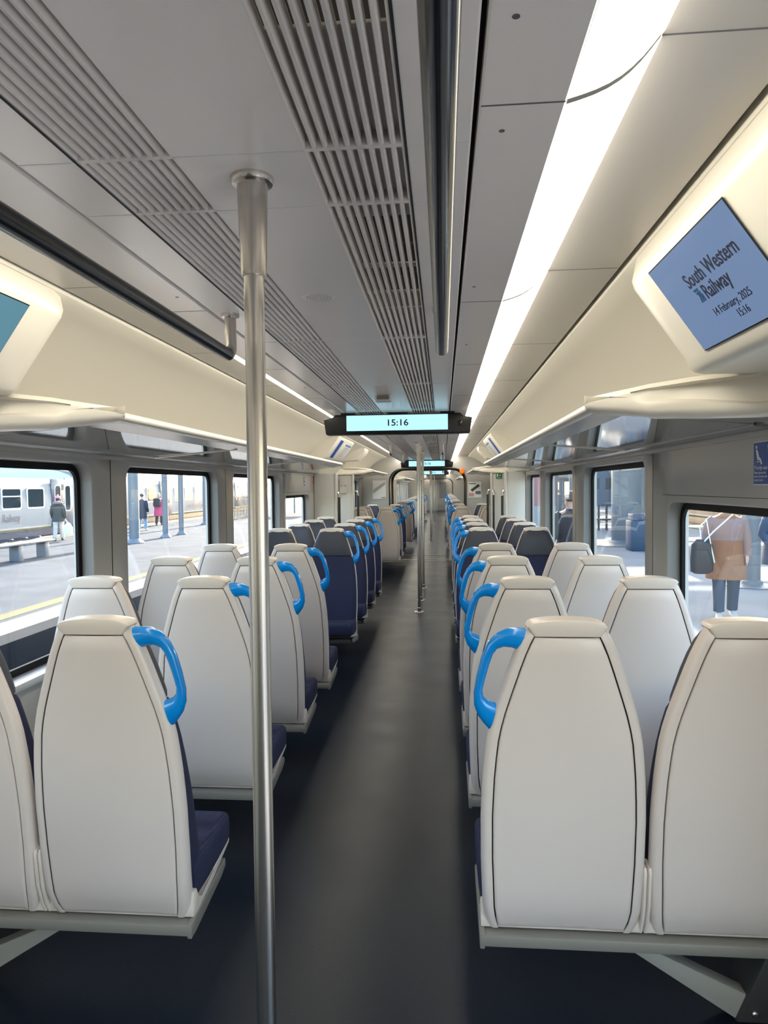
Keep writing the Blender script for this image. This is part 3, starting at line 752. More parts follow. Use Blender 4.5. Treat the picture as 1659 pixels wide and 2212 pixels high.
# ------------------------------------------------------------------ seats
HWT = [(.255, .197), (.27, .202), (.30, .209), (.34, .214), (.48, .219), (.60, .2195), (.70, .216), (.76, .211), (.82, .2045), (.87, .195), (.91, .184), (.96, .168), (1.0, .155), (1.04, .142), (1.08, .127), (1.11, .1125), (1.13, .102)]
def hw(z): return lerp_table(HWT, z)
def yb(z):
    y = .09*(1.137-z)/.84
    if z < .37: y += (.37-z)**2*2.2
    return y
def seat_prototype(h):
    """white shell seat facing +Y, h = side of the grab handle (-1, +1, or 0 none)"""
    t = thing('passenger_chair', 'x', 'seat')
    ZS = [.262, .275, .30, .34, .40, .48, .54, .60, .66, .72, .77, .82, .86, .90, .94, .98, 1.02, 1.06, 1.09, 1.115, 1.131]
    RIM = .029
    def depth(z): return .042 if z > .5 else .042+(.5-z)*.06
    loops = []
    for i, z in enumerate(ZS):
        a = hw(z); g = a-RIM; y = yb(z); d = depth(z); top = (.010 if i == len(ZS)-1 else 0)
        half = [(a-.012, y+d), (a-.003, y+d-.003), (a, y+d-.012), (a, y+.022), (a-.004, y+.009), (a-.011, y+.002+top), (a-.018, y+top), (g+.001, y+.001+top), (g, y+.004), (g, y+.016)]
        loops.append([(x, yy, z) for x, yy in half]+[(-x, yy, z) for x, yy in half[::-1]])
    m = MB(); n = len(loops[0])
    R = [[m.bm.verts.new(p) for p in L] for L in loops]
    for a, b in zip(R[:-1], R[1:]):
        for i in range(n):
            f = m.bm.faces.new([a[i], a[(i+1) % n], b[(i+1) % n], b[i]])
            if i in (8, 9, 10): f.material_index = 1
    m.bm.faces.new(R[0][::-1]); m.bm.faces.new(R[-1])
    m.build('shell', [SHELL, GAP], t, sharp=50)
    # inner back panel
    loops = []
    ZP = [.268, .275, .285, .31, .34, .38]+[z for z in ZS if .39 < z < 1.09]+[1.1, 1.1065]
    for z in ZP:
        g = hw(z)-RIM-.0032; y = yb(z)
        e = .004 if z in (ZP[0], ZP[-1]) else 0
        xs = [-1, -.985, -.95, -.8, -.55, -.25, 0, .25, .55, .8, .95, .985, 1]
        bul = .009*min(1, (z-.26)/.15)
        if z < .31: bul -= .003
        front = [(g*q, y+.0035 - (0 if abs(q) == 1 else (.0035+bul*(1-abs(q)**2.5)))+e*(1 if abs(q) < 1 else .3), z) for q in xs]
        back = [(g, y+.0155, z), (-g, y+.0155, z)]
        loops.append(front+back)
    m = MB(); m.loft(loops); m.build('back_panel', SHELL, t, sharp=50)
    # cap
    crest = [(.1015, 1.1345)]+[(.0985*math.cos(a), 1.1385+.0155*math.sin(a)) for a in [PI*k/14 for k in range(15)]]+[(-.1015, 1.1345)]
    P = [(-.0835, 1.1095), (.0835, 1.1095)]+crest
    m = MB(); loops = []
    for yy, sc in ((.0665, .93), (.062, .985), (.05, 1.0), (.005, 1.0), (-.0015, .99), (-.0045, .955), (-.0055, .85)):
        loops.append([(x*sc, yy+.09*(1.137-z)/.84, 1.128+(z-1.128)*sc) for x, z in P])
    m.loft(loops); m.build('cap', SHELLW, t, sharp=50)
    # fabric
    def fab(name, zs, th, m_, inset=.006):
        loops = []
        for i, (z, ins) in enumerate(zs):
            a = hw(z)-inset-ins; y0 = yb(z)+depth(z)-.006; T = th(z)-ins*.6
            half = [(a, y0), (a, y0+T*.45), (a-.006, y0+T*.75), (a-.02, y0+T*.95), (a-.045, y0+T*1.0), (a*.45, y0+T*.93), (0, y0+T*.9)]
            loops.append([(x, yy, z) for x, yy in half]+[(-x, yy, z) for x, yy in half[::-1][1:]])
        m = MB(); m.loft(loops); return m.build(name, m_, t, sharp=60)
    TH = [(.30, .135), (.42, .125), (.55, .105), (.70, .075), (.85, .052), (.92, .05), (1.0, .06), (1.08, .055), (1.13, .035)]
    tf = lambda z: lerp_table(TH, z)
    fab('backrest', [(.275, .03), (.29, .008), (.32, 0), (.42, 0), (.5, 0), (.58, 0), (.66, 0), (.74, 0), (.8, 0), (.86, 0), (.9, 0), (.913, .003), (.918, .012)], tf, FAB)
    fab('headrest', [(.917, .012), (.922, .003), (.935, 0), (.97, 0), (1.01, 0), (1.05, 0), (1.09, 0), (1.115, .002), (1.128, .008), (1.136, .022)], tf, HEADF)
    # cushion, pan
    m = MB(); sec = []
    for y, z0, z1, w_ in ((.15, .30, .395, .212), (.165, .295, .408, .217), (.25, .298, .411, .220), (.38, .305, .418, .221), (.44, .31, .42, .221), (.463, .318, .412, .218), (.472, .332, .395, .211)):
        r = .022; L = []
        for cx, cz, a0 in ((w_-r, z1-r, 0), (-w_+r, z1-r, 90), (-w_+r, z0+r, 180), (w_-r, z0+r, 270)):
            for k in range(4):
                a = math.radians(a0+30*k); L.append((cx+r*math.cos(a), y, cz+r*math.sin(a)))
        sec.append(L)
    m.loft(sec); m.build('seat_cushion', FAB, t, sharp=60)
    m = MB(); m.prism([(.125, .335), (.118, .285), (.122, .262), (.15, .259), (.30, .283), (.455, .312), (.46, .325), (.445, .334), (.30, .306), (.185, .285), (.16, .30), (.15, .335)], 'x', -.219, .219, .004); m.build('seat_pan', SHELLW, t)
    if h:
        pr = [((-.095, 1.127), (-.119, 1.066)), ((-.125, 1.1285), (-.138, 1.074)), ((-.15, 1.1265), (-.16, 1.0765)), ((-.178, 1.114), (-.177, 1.070)), ((-.2005, 1.09), (-.187, 1.056)), ((-.218, 1.05), (-.196, 1.03)), ((-.231, .995), (-.207, .99)),
              ((-.238, .95), (-.2145, .957)), ((-.237, .915), (-.212, .94)), ((-.227, .886), (-.201, .929)), ((-.213, .866), (-.188, .9235)), ((-.196, .846), (-.176, .921))]
        loops = []
        for i, (o_, i_) in enumerate(pr):
            c = ((o_[0]+i_[0])/2, (o_[1]+i_[1])/2); d = ((o_[0]-i_[0])/2, (o_[1]-i_[1])/2)
            ty = .016 if 2 < i < 9 else .020
            L = []
            for k in range(14):
                a = 2*PI*k/14; cc = math.copysign(abs(math.cos(a))**.8, math.cos(a)); ss = math.copysign(abs(math.sin(a))**.8, math.sin(a))
                x = c[0]+d[0]*cc; z = c[1]+d[1]*cc
                L.append((-h*x, yb(z)+.026+ty*ss, z))
            loops.append(L)
        m = MB(); m.loft(loops); m.build('grab_handle', BLUE, t, sharp=60)
        m = MB()
        for dx in (-.0065, .0065):
            L = []; dx -= h*.225
            for z in (.262, .30, .36, .42, .455, .468):
                wv = .006 if z < .46 else .0045; y = yb(z)+.004+(.006 if z > .46 else 0)
                L.append([(dx+wv, y+.05, z), (dx+wv, y+.006, z), (dx+wv*.5, y, z), (dx-wv*.5, y, z), (dx-wv, y+.006, z), (dx-wv, y+.05, z)])
            m.loft(L)
        m.build('joint_cover', SHELLW, t, sharp=60)
    return t
PROTO = {h: seat_prototype(h) for h in (-1, 1, 0)}
USED = set()
def place_seat(h, loc, rz, label, group):
    if h not in USED:
        USED.add(h); t = PROTO[h]; t.location = loc; t.rotation_euler = (0, 0, rz); t['label'] = label; t['group'] = group; return t
    return copy_thing(PROTO[h], loc, rz, label, group)
def base_prototype():
    t = thing('seat_base', 'x', 'seat base')
    # local x > 0 towards the wall; facing +Y
    m = MB(); m.box(-.443, .45, .088, .135, .226, .259, .006); m.box(-.42, .44, .30, .34, .235, .268, .006); m.build('cross_rail', RAILG, t)
    m = MB(); m.prism([(.09, .219), (.09, .262), (.14, .262), (.40, .288), (.405, .262), (.36, .247), (.13, .222)], 'x', -.446, -.432, .003); m.build('end_bracket', RAILG, t)
    m = MB(); m.prism([(-.10, .235), (-.06, .235), (.33, .06), (.33, .0), (.27, .0)], 'y', .16, .21, .006); m.build('strut', STRUT, t)
    m = MB(); m.prism([(.26, 0), (.46, 0), (.44, .24), (.36, .24)], 'y', .15, .27, .008); m.build('pedestal', DARKM, t)
    m = MB()
    for x, z in ((.31, .03), (.40, .06), (.39, .19)): m.lathe([(.009, 0), (.009, .005), (.005, .008)], (x, z, 0), 8)
    o = m.build('bolt', STEEL, t); rot_mesh(o, lambda q: Vector((q.x, .15-q.z, q.y)))
    return t
BASE = base_prototype(); BUSED = [0]
def place_base(s, Y, face, label):
    # mirror by rotation: near faces +Y with wall at +x (right); other cases use mirrored mesh data
    key = s*face
    if key > 0:
        src = BASE
    else:
        src = BASEM
    loc = (C+s*.853, Y, 0); rz = 0 if face > 0 else PI
    if not src.get('used'):
        src['used'] = 1; src.location = loc; src.rotation_euler = (0, 0, rz); src['label'] = label; src['group'] = 'seat bases'
        return
    copy_thing(src, loc, rz, label, 'seat bases')
def mirror_thing(src):
    r = src.copy(); COL.objects.link(r)
    for ch in src.children:
        c = ch.copy(); c.data = ch.data.copy(); COL.objects.link(c); c.parent = r
        for v in c.data.vertices: v.co.x = -v.co.x
        c.data.flip_normals()
    return r
BASEM = mirror_thing(BASE)
ROWS = [(1.785, 1), (2.64, 1), (3.43, 1), (4.21, 1), (5.87, -1), (6.67, -1), (7.45, -1), (8.22, -1), (11.5, 1), (12.3, 1), (13.75, -1)]
FAR = [(15.95, 1), (16.75, 1), (17.75, -1), (20.9, 1), (21.7, 1), (22.5, 1), (23.3, 1), (25.1, -1), (25.9, -1), (26.7, -1), (27.5, -1), (30.6, 1), (31.4, 1)]
for i, (Y, f) in enumerate(ROWS):
    for s, side in ((-1, 'left'), (1, 'right')):
        YY = Y+(.015 if s > 0 and i == 0 else 0)
        for k, (off, col) in enumerate(((.630, 'aisle'), (1.080, 'window'))):
            h = 0 if k else (-s*f)
            if i < 4: lab = 'pale grey seat back, %s seat on the %s, %s row from the camera' % (col, side, ordn(i)); grp = 'grey seat backs in the near saloon'
            elif i < 8: lab = 'navy seat facing the camera, %s seat on the %s, %s of the four navy rows' % (col, side, ordn(i-4)); grp = 'navy seats facing the camera'
            elif i < 10: lab = 'small pale seat back past the vestibule, %s seat on the %s, %s row there' % (col, side, ordn(i-8)); grp = 'seats between vestibule and gangway'
            else: lab = 'small navy seat against the gangway bulkhead, %s seat on the %s' % (col, side); grp = 'seats between vestibule and gangway'
            place_seat(h, (C+s*off, YY, 0), 0 if f > 0 else PI, lab, grp)
        place_base(s, YY, f, 'grey cantilever seat base under the %s pair on the %s' % (['first', 'second', 'third', 'fourth', 'fifth', 'sixth', 'seventh', 'eighth', 'ninth', 'tenth', 'eleventh'][i]+' row', side))
for i, (Y, f) in enumerate(FAR):
    for s, side in ((-1, 'left'), (1, 'right')):
        lab = 'tiny %s aisle seat beyond the gangway on the %s, %s from the gangway' % ('pale backed' if f > 0 else 'navy', side, ordn(i))
        place_seat(-s*f, (C+s*.630, Y, 0), 0 if f > 0 else PI, lab, 'seats beyond the gangway')
        place_base(s, Y, f, 'tiny seat base beyond the gangway on the %s, %s from the gangway' % (side, ordn(i)))
# ------------------------------------------------------------------ outside: platforms, tracks
PZ = -.3
CONC = mat('platform_concrete', (.062, .067, .075), .95, spec=.03, noise=(1.2, .18, .05))
COPING = mat('platform_coping', (.16, .157, .15), .95, spec=.03)
YEL = mat('yellow_line_paint', (.12, .112, .062), .95, spec=.03)
BALLAST = mat('track_ballast', (.30, .28, .26), .95, spec=.03, noise=(30, .5, .3))
RUST = mat('rail_steel', (.16, .13, .12), .4, metal=.6)
LGREY = mat('train_side_grey', (.20, .218, .235), .6, spec=.08)
TROOF = mat('train_roof_blue', (.12, .20, .25), .9, spec=.0)
TDARK = mat('train_navy', (.015, .035, .075), .3)
TWIN = mat('train_window_tint', (.02, .03, .035), .05, spec=.8)
POSTG = mat('post_grey_paint', (.15, .165, .18), .5)
CANOPY = mat('canopy_paint', (.09, .11, .13), .6)
m = MB(); m.box(-15.6, -5.5, -20, 110, PZ-.9, PZ); m.build('platform', CONC); bpy.data.objects['platform']['kind'] = 'structure'
CONC2 = mat('platform_paving', (.26, .265, .27), .95, spec=.03, noise=(1.2, .12, .05))
m = MB(); m.box(1.32, 11.0, -20, 110, PZ-.9, PZ); o = struct(m.build('platform', CONC2))
m = MB(); m.box(-120, 120, -40, 200, PZ-1.0, PZ-.95); struct(m.build('ground', BALLAST))
m = MB()
for x0, x1 in ((-6.0, -5.48), (-15.62, -15.1), (1.31, 1.75), (10.5, 11.02)): m.box(x0, x1, -20, 110, PZ-.12, PZ+.004)
struct(m.build('trim_%d' % n_tr, COPING)); n_tr += 1
m = MB()
for x0, x1 in ((-6.42, -6.14), (-14.95, -14.5), (2.05, 2.2), (9.9, 10.1)): m.box(x0, x1, -20, 110, PZ, PZ+.005)
struct(m.build('trim_%d' % n_tr, YEL)); n_tr += 1
m = MB(); m.box(-5.5, -5.47, -20, 110, PZ-.95, PZ-.13); struct(m.build('wall_platform_edge', mat('shaded_brick', (.007, .010, .015), .95, spec=.0)))  # added strip, its near-black colour stands in for shade under the coping
for x, nm in ((-4.3, 'farther'), (-2.85, 'nearer')):
    m = MB(); m.prism([(x-.07, PZ-.95), (x+.07, PZ-.95), (x+.02, PZ-.9), (x+.035, PZ-.80), (x-.035, PZ-.80), (x-.02, PZ-.9)], 'y', -10, 90)
    tag(m.build('rail', RUST), 'rusty running rail in the empty track outside the left windows, %s rail' % nm, 'rail')

# ------------------------------------------------------------------ trains standing at the platforms
def train_car(s, X, y0, y1, label, wins, doors, blue_from, roofm, sidem):
    """side face at X; s=-1: body lies at smaller x"""
    t = thing('train_carriage', label, 'train', (X, y0, 0)); L = y1-y0
    sec = [(0, -.28), (.0, .0), (-.02, .3), (-.02, 1.2), (.02, 1.7), (.10, 1.98), (.3, 2.16), (.8, 2.34), (1.4, 2.42), (2.0, 2.34), (2.5, 2.1), (2.7, 1.9), (2.75, 0), (2.75, -.28)]
    m = MB()
    R = [[m.bm.verts.new((s*x+s*.0, y, z)) for x, z in sec] for y in (0, L)]
    n = len(sec)
    for i in range(n):
        f = m.bm.faces.new([R[0][i], R[0][(i+1) % n], R[1][(i+1) % n], R[1][i]])
        if 5 <= i <= 9: f.material_index = 1
    m.bm.faces.new(R[0][::-1]); m.bm.faces.new(R[1]); m.build('body', [sidem, roofm], t, sharp=30)
    m = MB(); m.box(*sorted((s*.05, s*2.7)), .2, L-.2, -.9, -.28); m.box(*sorted((-s*.004, s*.01)), 0, L, -.28, -.03); m.build('underframe', TDARK, t)
    m = MB(); m.box(*sorted((-s*.008, s*.02)), 0, L, .0, .26); m.build('grey_band', mat('band_grey', (.2, .21, .22), .5) if 'band_grey' not in MATS else MATS['band_grey'], t)
    m = MB(); m.box(*sorted((-s*.012, s*.02)), 0, L, -.02, .055); m.build('yellow_stripe', YEL, t)
    for a, b, split in wins:
        m = MB(); m.loft([[(-s*q, yy-y0, zz) for yy, zz in rrect(a-.04*(q < .03), b+.04*(q < .03), .80, 1.62, .1)] for q in (0.0, .028)]); fr = m.build('window_frame', WHITEP, t)
        m = MB(); m.loft([[(-s*q, yy-y0, zz) for yy, zz in rrect(a+.02, b-.02, .86, 1.56, .07)] for q in (.01, .031)]); m.build('window_pane', TWIN, fr)
        if split:
            m = MB(); m.box(*sorted((-s*.02, -s*.036)), a-y0+.02, b-y0-.02, 1.27, 1.31); m.build('window_bar', WHITEP, fr)
    for a, b in doors:
        m = MB(); m.box(*sorted((-s*.03, s*.02)), a-y0, b-y0, -.02, 1.97, .02); d = m.build('door', TDARK, t)
        mid = (a+b)/2-y0
        for c in (mid-.38, mid+.38):
            m = MB(); m.loft([[(-s*q, yy, zz) for yy, zz in rrect(c-.23, c+.23, .62, 1.72, .14)] for q in (.02, .034)]); m.build('door_window_frame', WHITEP, d)
            m = MB(); m.loft([[(-s*q, yy, zz) for yy, zz in rrect(c-.19, c+.19, .66, 1.68, .12)] for q in (.02, .038)]); m.build('door_window', TWIN, d)
        m = MB()
        for c in (mid-.05, mid+.05): m.box(*sorted((-s*.03, -s*.045)), c-.012, c+.012, 1.5, 1.75)
        m.build('door_handrail', YEL, d)
        m = MB(); m.box(*sorted((-s*.03, -s*.034)), mid-.005, mid+.005, .0, 1.9); m.build('door_joint', WHITEP, d)
    return t
t = train_car(-1, -15.9, 5.0, 28.97, 'light grey train with pale blue roof across the left platform, nearest carriage', [(15.8, 16.9, 1), (18.0, 19.1, 0), (20.5, 21.6, 1), (22.15, 23.25, 0), (23.83, 24.95, 1), (25.38, 26.46, 0)], [(27.0, 28.7)], 0, TROOF, LGREY)
m = MB(); m.prism([(23.0, 2.0), (23.95, 2.0), (23.95, 1.72), (23.78, 1.5), (23.72, 1.55)], 'x', -.02, .035, .004); m.build('corner_panel', BLUE, t)
text('railway_name', 'South Western Railway', .40, (.025, 24.9-5, .36), (0, 1, 0), (0, 0, 1), INK, t, 'RIGHT', sx=.9, bold=.006)
m = MB(); m.box(.03, .036, 27.5-5, 27.68-5, .95, 1.05); m.build('door_sticker', WHITEP, t)
t = train_car(-1, -15.9, 29.9, 62.0, 'pale grey train carriage behind the posts, left platform, farther carriage', [(31.5, 33.0, 0), (36.2, 37.33, 1), (40.05, 41.2, 0), (41.7, 42.86, 1), (43.4, 44.6, 0), (47, 48.3, 1), (49, 50.5, 0)], [(37.85, 39.55), (52, 53.6)], 0, MATS['train_side_grey'], LGREY)
text('railway_name', 'South Western Railway', .36, (.025, 42.0-29.9, .34), (0, 1, 0), (0, 0, 1), INK, t, 'LEFT', sx=.9, bold=.004)
m = MB(); m.box(.0, .02, 43.4-29.9, 43.7-29.9, 1.74, 1.9); m.build('tail_lamp', SIGNR, t)
m = MB(); m.box(.018, .026, 34.7-29.9, 35.75-29.9, .1, 1.68, .004); m.build('cab_door', LGREY, t)
t = train_car(1, 11.4, 2.0, 44.0, 'dark blue train at the far side of the right platform', [(y, y+1.4, 0) for y in range(4, 42, 3)], [], 0, TDARK, TDARK)

# ------------------------------------------------------------------ buildings behind the left train
t = thing('office_building', 'white building rising behind the light grey train', 'building', (-46, 30, 0))
m = MB(); m.box(-8, 0, -40, 80, -1.2, 14); m.build('wall', mat('render_white', (.17, .172, .175), .8), t)
m = MB()
for k in range(40):
    y = -38+3*k
    for z in (1.6, 4.8, 8.0): m.box(0, .05, y, y+1.4, z, z+1.8)
m.build('window', mat('office_glass', (.05, .06, .07), .2), t)

# ------------------------------------------------------------------ posts, bench, fence on the left platform
def post(x, y, r, h, label, grp='platform posts', z=PZ):
    t = thing('platform_post', label, 'post', (x, y, z), 0, grp)
    m = MB(); m.lathe([(r, .0), (r, h)], n=20); m.build('column', POSTG, t)
    m = MB(); m.lathe([(r*1.9, 0), (r*1.9, .03), (r*1.35, .10), (r*1.02, .16)], n=20); m.build('foot', POSTG, t)
post(-10.3, 22.4, .17, 5.5, 'thick grey post on the left platform, nearest of the row')
post(-10.25, 24.9, .105, 5.0, 'dark slim post on the left platform, second of the row')
post(-10.3, 26.6, .10, 5.0, 'slim grey post on the left platform, third of the row')
post(-11.9, 34.0, .13, 5.0, 'grey post on the left platform, farthest of the row')
t = thing('platform_bench', 'metal bench with ring shaped seat dividers on the left platform', 'bench', (-10.87, 16.0, PZ))
m = MB(); m.box(-.2, .2, -1.9, 2.3, .42, .47, .01); m.build('seat_slab', POSTG, t)
for y in (-1.1, .82, 2.0):
    m = MB(); m.box(-.13, .13, y-.1, y+.1, 0, .42, .01); m.build('leg', POSTG, t)
for y in (-1.5, -.9, -.3, .3, .9, 1.5):
    m = MB(); m.tube([(.21*math.cos(a), y+.24*math.sin(a), .49+.05*(1+math.cos(a))) for a in [2*PI*k/20 for k in range(21)]], .016, 6); m.build('seat_ring', DARKM, t)
t = thing('platform_railing', 'dark railing with upright bars on the left platform, far off', 'fence', (-11.8, 39.7, PZ))
m = MB()
for z in (.15, .7, 1.3): m.box(-.02, .02, -1.2, 4.5, z, z+.05)
m.build('rail', DARKM, t)
for k in range(20):
    m = MB(); y = -1.2+.3*k; m.box(-.018, .018, y-.018, y+.018, 0, 1.35); m.build('bar', DARKM, t)
t = thing('platform_shelter', 'glazed shelter frame at the far end of the left platform', 'shelter', (-9.5, 47.0, PZ))
m = MB()
for x, y in ((-1, -1.5), (1, -1.5), (-1, 1.5), (1, 1.5)): m.box(x-.05, x+.05, y-.05, y+.05, 0, 2.4)
m.box(-1.2, 1.2, -1.8, 1.8, 2.4, 2.5); m.build('frame', POSTG, t)
m = MB(); m.box(-.95, .95, 1.5, 1.51, .3, 2.3); m.box(-1.0, -.99, -1.5, 1.5, .3, 2.3); m.build('pane', GLASS, t)

# ------------------------------------------------------------------ right platform furniture
def pillar(x, y, r, label):
    t = thing('canopy_pillar', label, 'pillar', (x, y, PZ), 0, 'canopy pillars')
    m = MB(); m.lathe([(r, 0), (r, 4.7)], n=24); m.build('shaft', POSTG, t)
    m = MB(); m.lathe([(r*3.0, 0), (r*3.0, .02), (r*1.3, .05), (r*1.2, .10), (r, .12)], n=28); m.build('base', POSTG, t)
pillar(5.33, 12.5, .135, 'round grey pillar behind the person in the tan coat')
pillar(5.6, 21.6, .5, 'broad grey pillar beside the dark blue trunk on the right platform')
pillar(5.4, 33.0, .45, 'broad grey pillar far down the right platform')
t = thing('canopy', 'dark canopy roof on pillars over the right platform', 'roof', (0, 0, 4.4))
m = MB()
m.bm.free()
for k in range(11):
    m = MB(); m.box(3.6, 11.6, 2+8.6*k, 7.2+8.6*k, 0, .1); m.build('roof_sheet', CANOPY, t)
for k in range(30):
    m = MB(); y = 3+3.1*k; m.box(3.6, 11.6, y-.06, y+.06, -.28, 0); m.build('beam', CANOPY, t)
t = thing('travel_case', 'stacked dark blue cases with white handles on the right platform', 'case', (5.35, 19.3, PZ))
m = MB(); m.box(-.35, .55, -.3, .3, 0, .82, .03); m.build('body', mat('trunk_blue', (.03, .07, .13), .5), t)
m = MB(); m.box(-.30, .5, -.26, .26, .82, 1.0, .03); m.build('lid', MATS['trunk_blue'], t)
m = MB()
for x in (-.0, .2): m.tube([(x, -.28, .95), (x+.02, -.3, 1.02), (x+.06, -.3, 1.1)], .012, 6)
m.build('handle', WHITEP, t)
t = thing('platform_bench', 'dark slatted bench and rail far off on the right platform', 'bench', (5.9, 27.5, PZ))
m = MB(); m.box(-.8, .8, -.25, .25, .42, .48); m.build('seat_slab', DARKM, t)
for x in (-.75, -.45, -.15, .15, .45, .75):
    m = MB(); m.box(x-.04, x+.04, .2, .26, 0, 1.0); m.build('upright', DARKM, t)
t = thing('platform_hoarding', 'faded red hoarding seen through the farthest right window', 'sign', (4.0, 30.0, PZ))
m = MB(); m.box(-.75, .75, -.05, .05, .0, 2.6, .02); m.build('board', mat('hoarding_red', (.42, .16, .17), .6), t)
m = MB(); m.box(-.76, .76, -.06, .06, 0, .9); m.build('lower_board', mat('hoarding_grey', (.4, .42, .45), .6), t)
m = MB(); m.box(-.76, -.6, -.06, .06, 1.4, 2.6); m.build('blue_edge', SIGNB, t)
t = thing('station_building', 'dark station building at the end of the right platform', 'building', (20, 60, PZ))
m = MB(); m.box(-4, 30, 30, 36, -.9, 9); m.box(4, 10, -60, 30, -.9, 6); m.build('wall', mat('station_wall', (.10, .12, .15), .7), t)
m = MB()
for k in range(7): m.box(-3.5+2*k, -2.3+2*k, 29.94, 30, 1.2, 2.6)
m.build('window', MATS['office_glass'], t)
t = thing('lamp_post', 'street lamp column between tracks left of the far railing', 'lamp post', (-13.4, 41.0, PZ))
m = MB(); m.tube([(0, 0, 0), (0, 0, 2.6), (.1, 0, 2.9), (.5, 0, 3.0)], .04, 8); m.build('column', DARKM, t)
m = MB(); m.box(.4, .8, -.06, .06, 2.95, 3.02); m.build('lamp_head', DARKM, t)

# ------------------------------------------------------------------ people
SKIN = mat('skin', (.55, .33, .25), .5)
def skin_mesh(V, E, R, root):
    me = bpy.data.meshes.new('b'); me.from_pydata([tuple(v) for v in V], E, []); o = bpy.data.objects.new('b', me); COL.objects.link(o)
    md = o.modifiers.new('s', 'SKIN'); md.use_smooth_shade = True
    for i, r in enumerate(R):
        sv = me.skin_vertices[0].data[i]; sv.radius = (r if isinstance(r, tuple) else (r, r)); sv.use_root = (i == root)
    sb = o.modifiers.new('u', 'SUBSURF'); sb.levels = 1; sb.render_levels = 1
    dg = bpy.context.evaluated_depsgraph_get(); out = bpy.data.meshes.new_from_object(o.evaluated_get(dg))
    bpy.data.objects.remove(o); return out
def person(label, loc, rz, scale, coat, coat_len, trouser, shoe, hair, stride=.16, hat=None, hair_len=.0, arm_bend=.15, hood=None, coat_w=1.0, sleeve=None, hi_coat=None):
    t = thing('person', label, 'person', loc, rz); t.scale = (scale,)*3
    # faces +Y locally, height about 1.72
    V = []; E = []; R = []
    def add(p, r, par=None):
        V.append(Vector(p)); R.append(r)
        if par is not None: E.append((par, len(V)-1))
        return len(V)-1
    pel = add((0, 0, .93), (.15, .11)); wa = add((0, 0, 1.08), (.135, .10), pel); ch = add((0, .01, 1.28), (.16, .115), wa); sh = add((0, 0, 1.40), (.12, .08), ch)
    nk = add((0, .005, 1.47), .052, sh); hb = add((0, .03, 1.545), (.066, .072), nk); hm = add((0, .03, 1.62), (.075, .088), hb); ht = add((0, .02, 1.69), (.055, .068), hm)
    add((0, .128, 1.60), .014, hm)
    feet = []
    for s in (-1, 1):
        st = stride*s
        hp = add((s*.095, 0, .88), .085, pel); kn = add((s*.10, st*.55+.03, .49), .058, hp); an = add((s*.10, st-.03, .09), .04, kn); to = add((s*.11, st+.09, .035), .038, an); feet.append((kn, an, to, hp))
        sd = add((s*.19, 0, 1.375), .058, sh); el = add((s*.245, -.03-st*.35, 1.10), .042, sd); wr = add((s*.25, arm_bend-st*.5, .90), .028, el)
        pm = add((s*.25, arm_bend+.03-st*.5, .845), (.03, .02), wr)
        for q in range(4):
            f1 = add((s*.25, arm_bend+.055-.017*q-st*.5, .80+.004*abs(q-1)), .0095, pm); add((s*.24, arm_bend+.057-.017*q-st*.5, .755+.008*abs(q-1)), .008, f1)
        th = add((s*.235, arm_bend+.07-st*.5, .84), .010, wr); add((s*.228, arm_bend+.085-st*.5, .80), .009, th)
    me = skin_mesh(V, E, R, pel); me.materials.clear(); me.materials.append(SKIN); me.name = 'body'
    b = bpy.data.objects.new('body', me); COL.objects.link(b); b.parent = t
    for p in me.polygons: p.use_smooth = True
    # eyes, hair
    m = MB()
    for s in (-1, 1): m.lathe([(.001, -.01), (.008, -.006), (.01, 0), (.008, .006), (.001, .01)], (s*.03, .112, 1.625), 8)
    m.build('eyes', DARKM, t)
    def ell(mb, c, rx, ry, z0, z1, a0=0, n=16, k=7, p=.5):
        L = []
        for i in range(k+1):
            u = i/k; z = z0+(z1-z0)*u; q = max(.03, math.sin(PI*(.06+.90*u))**p)
            L.append([(c[0]+rx*q*math.cos(2*PI*j/n), c[1]+ry*q*math.sin(2*PI*j/n), z) for j in range(n)])
        mb.loft(L)
    m = MB()
    ell(m, (0, -.004), .092, .102, 1.585 if not hair_len else 1.585-hair_len, 1.745)
    hmesh = m.build('hair', hair, t, sharp=60)
    if hat:
        m = MB(); ell(m, (0, .01), .104, .114, 1.635, 1.79); m.lathe([(.001, -.04), (.035, -.02), (.04, 0), (.03, .03), (.001, .04)], (0, 0, 1.80), 10); m.build('hat', hat, t, sharp=60)
    if hood:
        m = MB(); m.tube([(.15*math.cos(a), -.02+.13*math.sin(a), 1.47-.03*math.sin(a)) for a in [2*PI*k/16 for k in range(17)]], .062, 8); m.build('fur_hood', hood, t, sharp=60)
    # coat: elliptical loft, plus sleeves
    cz = coat_len; L = []
    for z, rx, ry in ((cz, .235, .18), (cz+.02, .24, .185), ((cz+.95)/2, .225, .172), (.98, .205, .155), (1.10, .195, .148), (1.25, .212, .152), (1.34, .215, .138), (1.40, .17, .11), (1.45, .09, .085), (1.475, .075, .075)):
        L.append([(rx*coat_w*math.copysign(abs(math.cos(2*PI*j/20))**.85, math.cos(2*PI*j/20)), ry*coat_w*math.sin(2*PI*j/20), z) for j in range(20)])
    m = MB(); m.loft(L); m.build('coat', coat, t, sharp=60)
    if hi_coat:
        L2 = [[(x*1.012, y*1.012, z) for x, y, z in q] for q in L[4:8]]; m = MB(); m.loft(L2); m.build('coat_yoke', hi_coat, t, sharp=60)
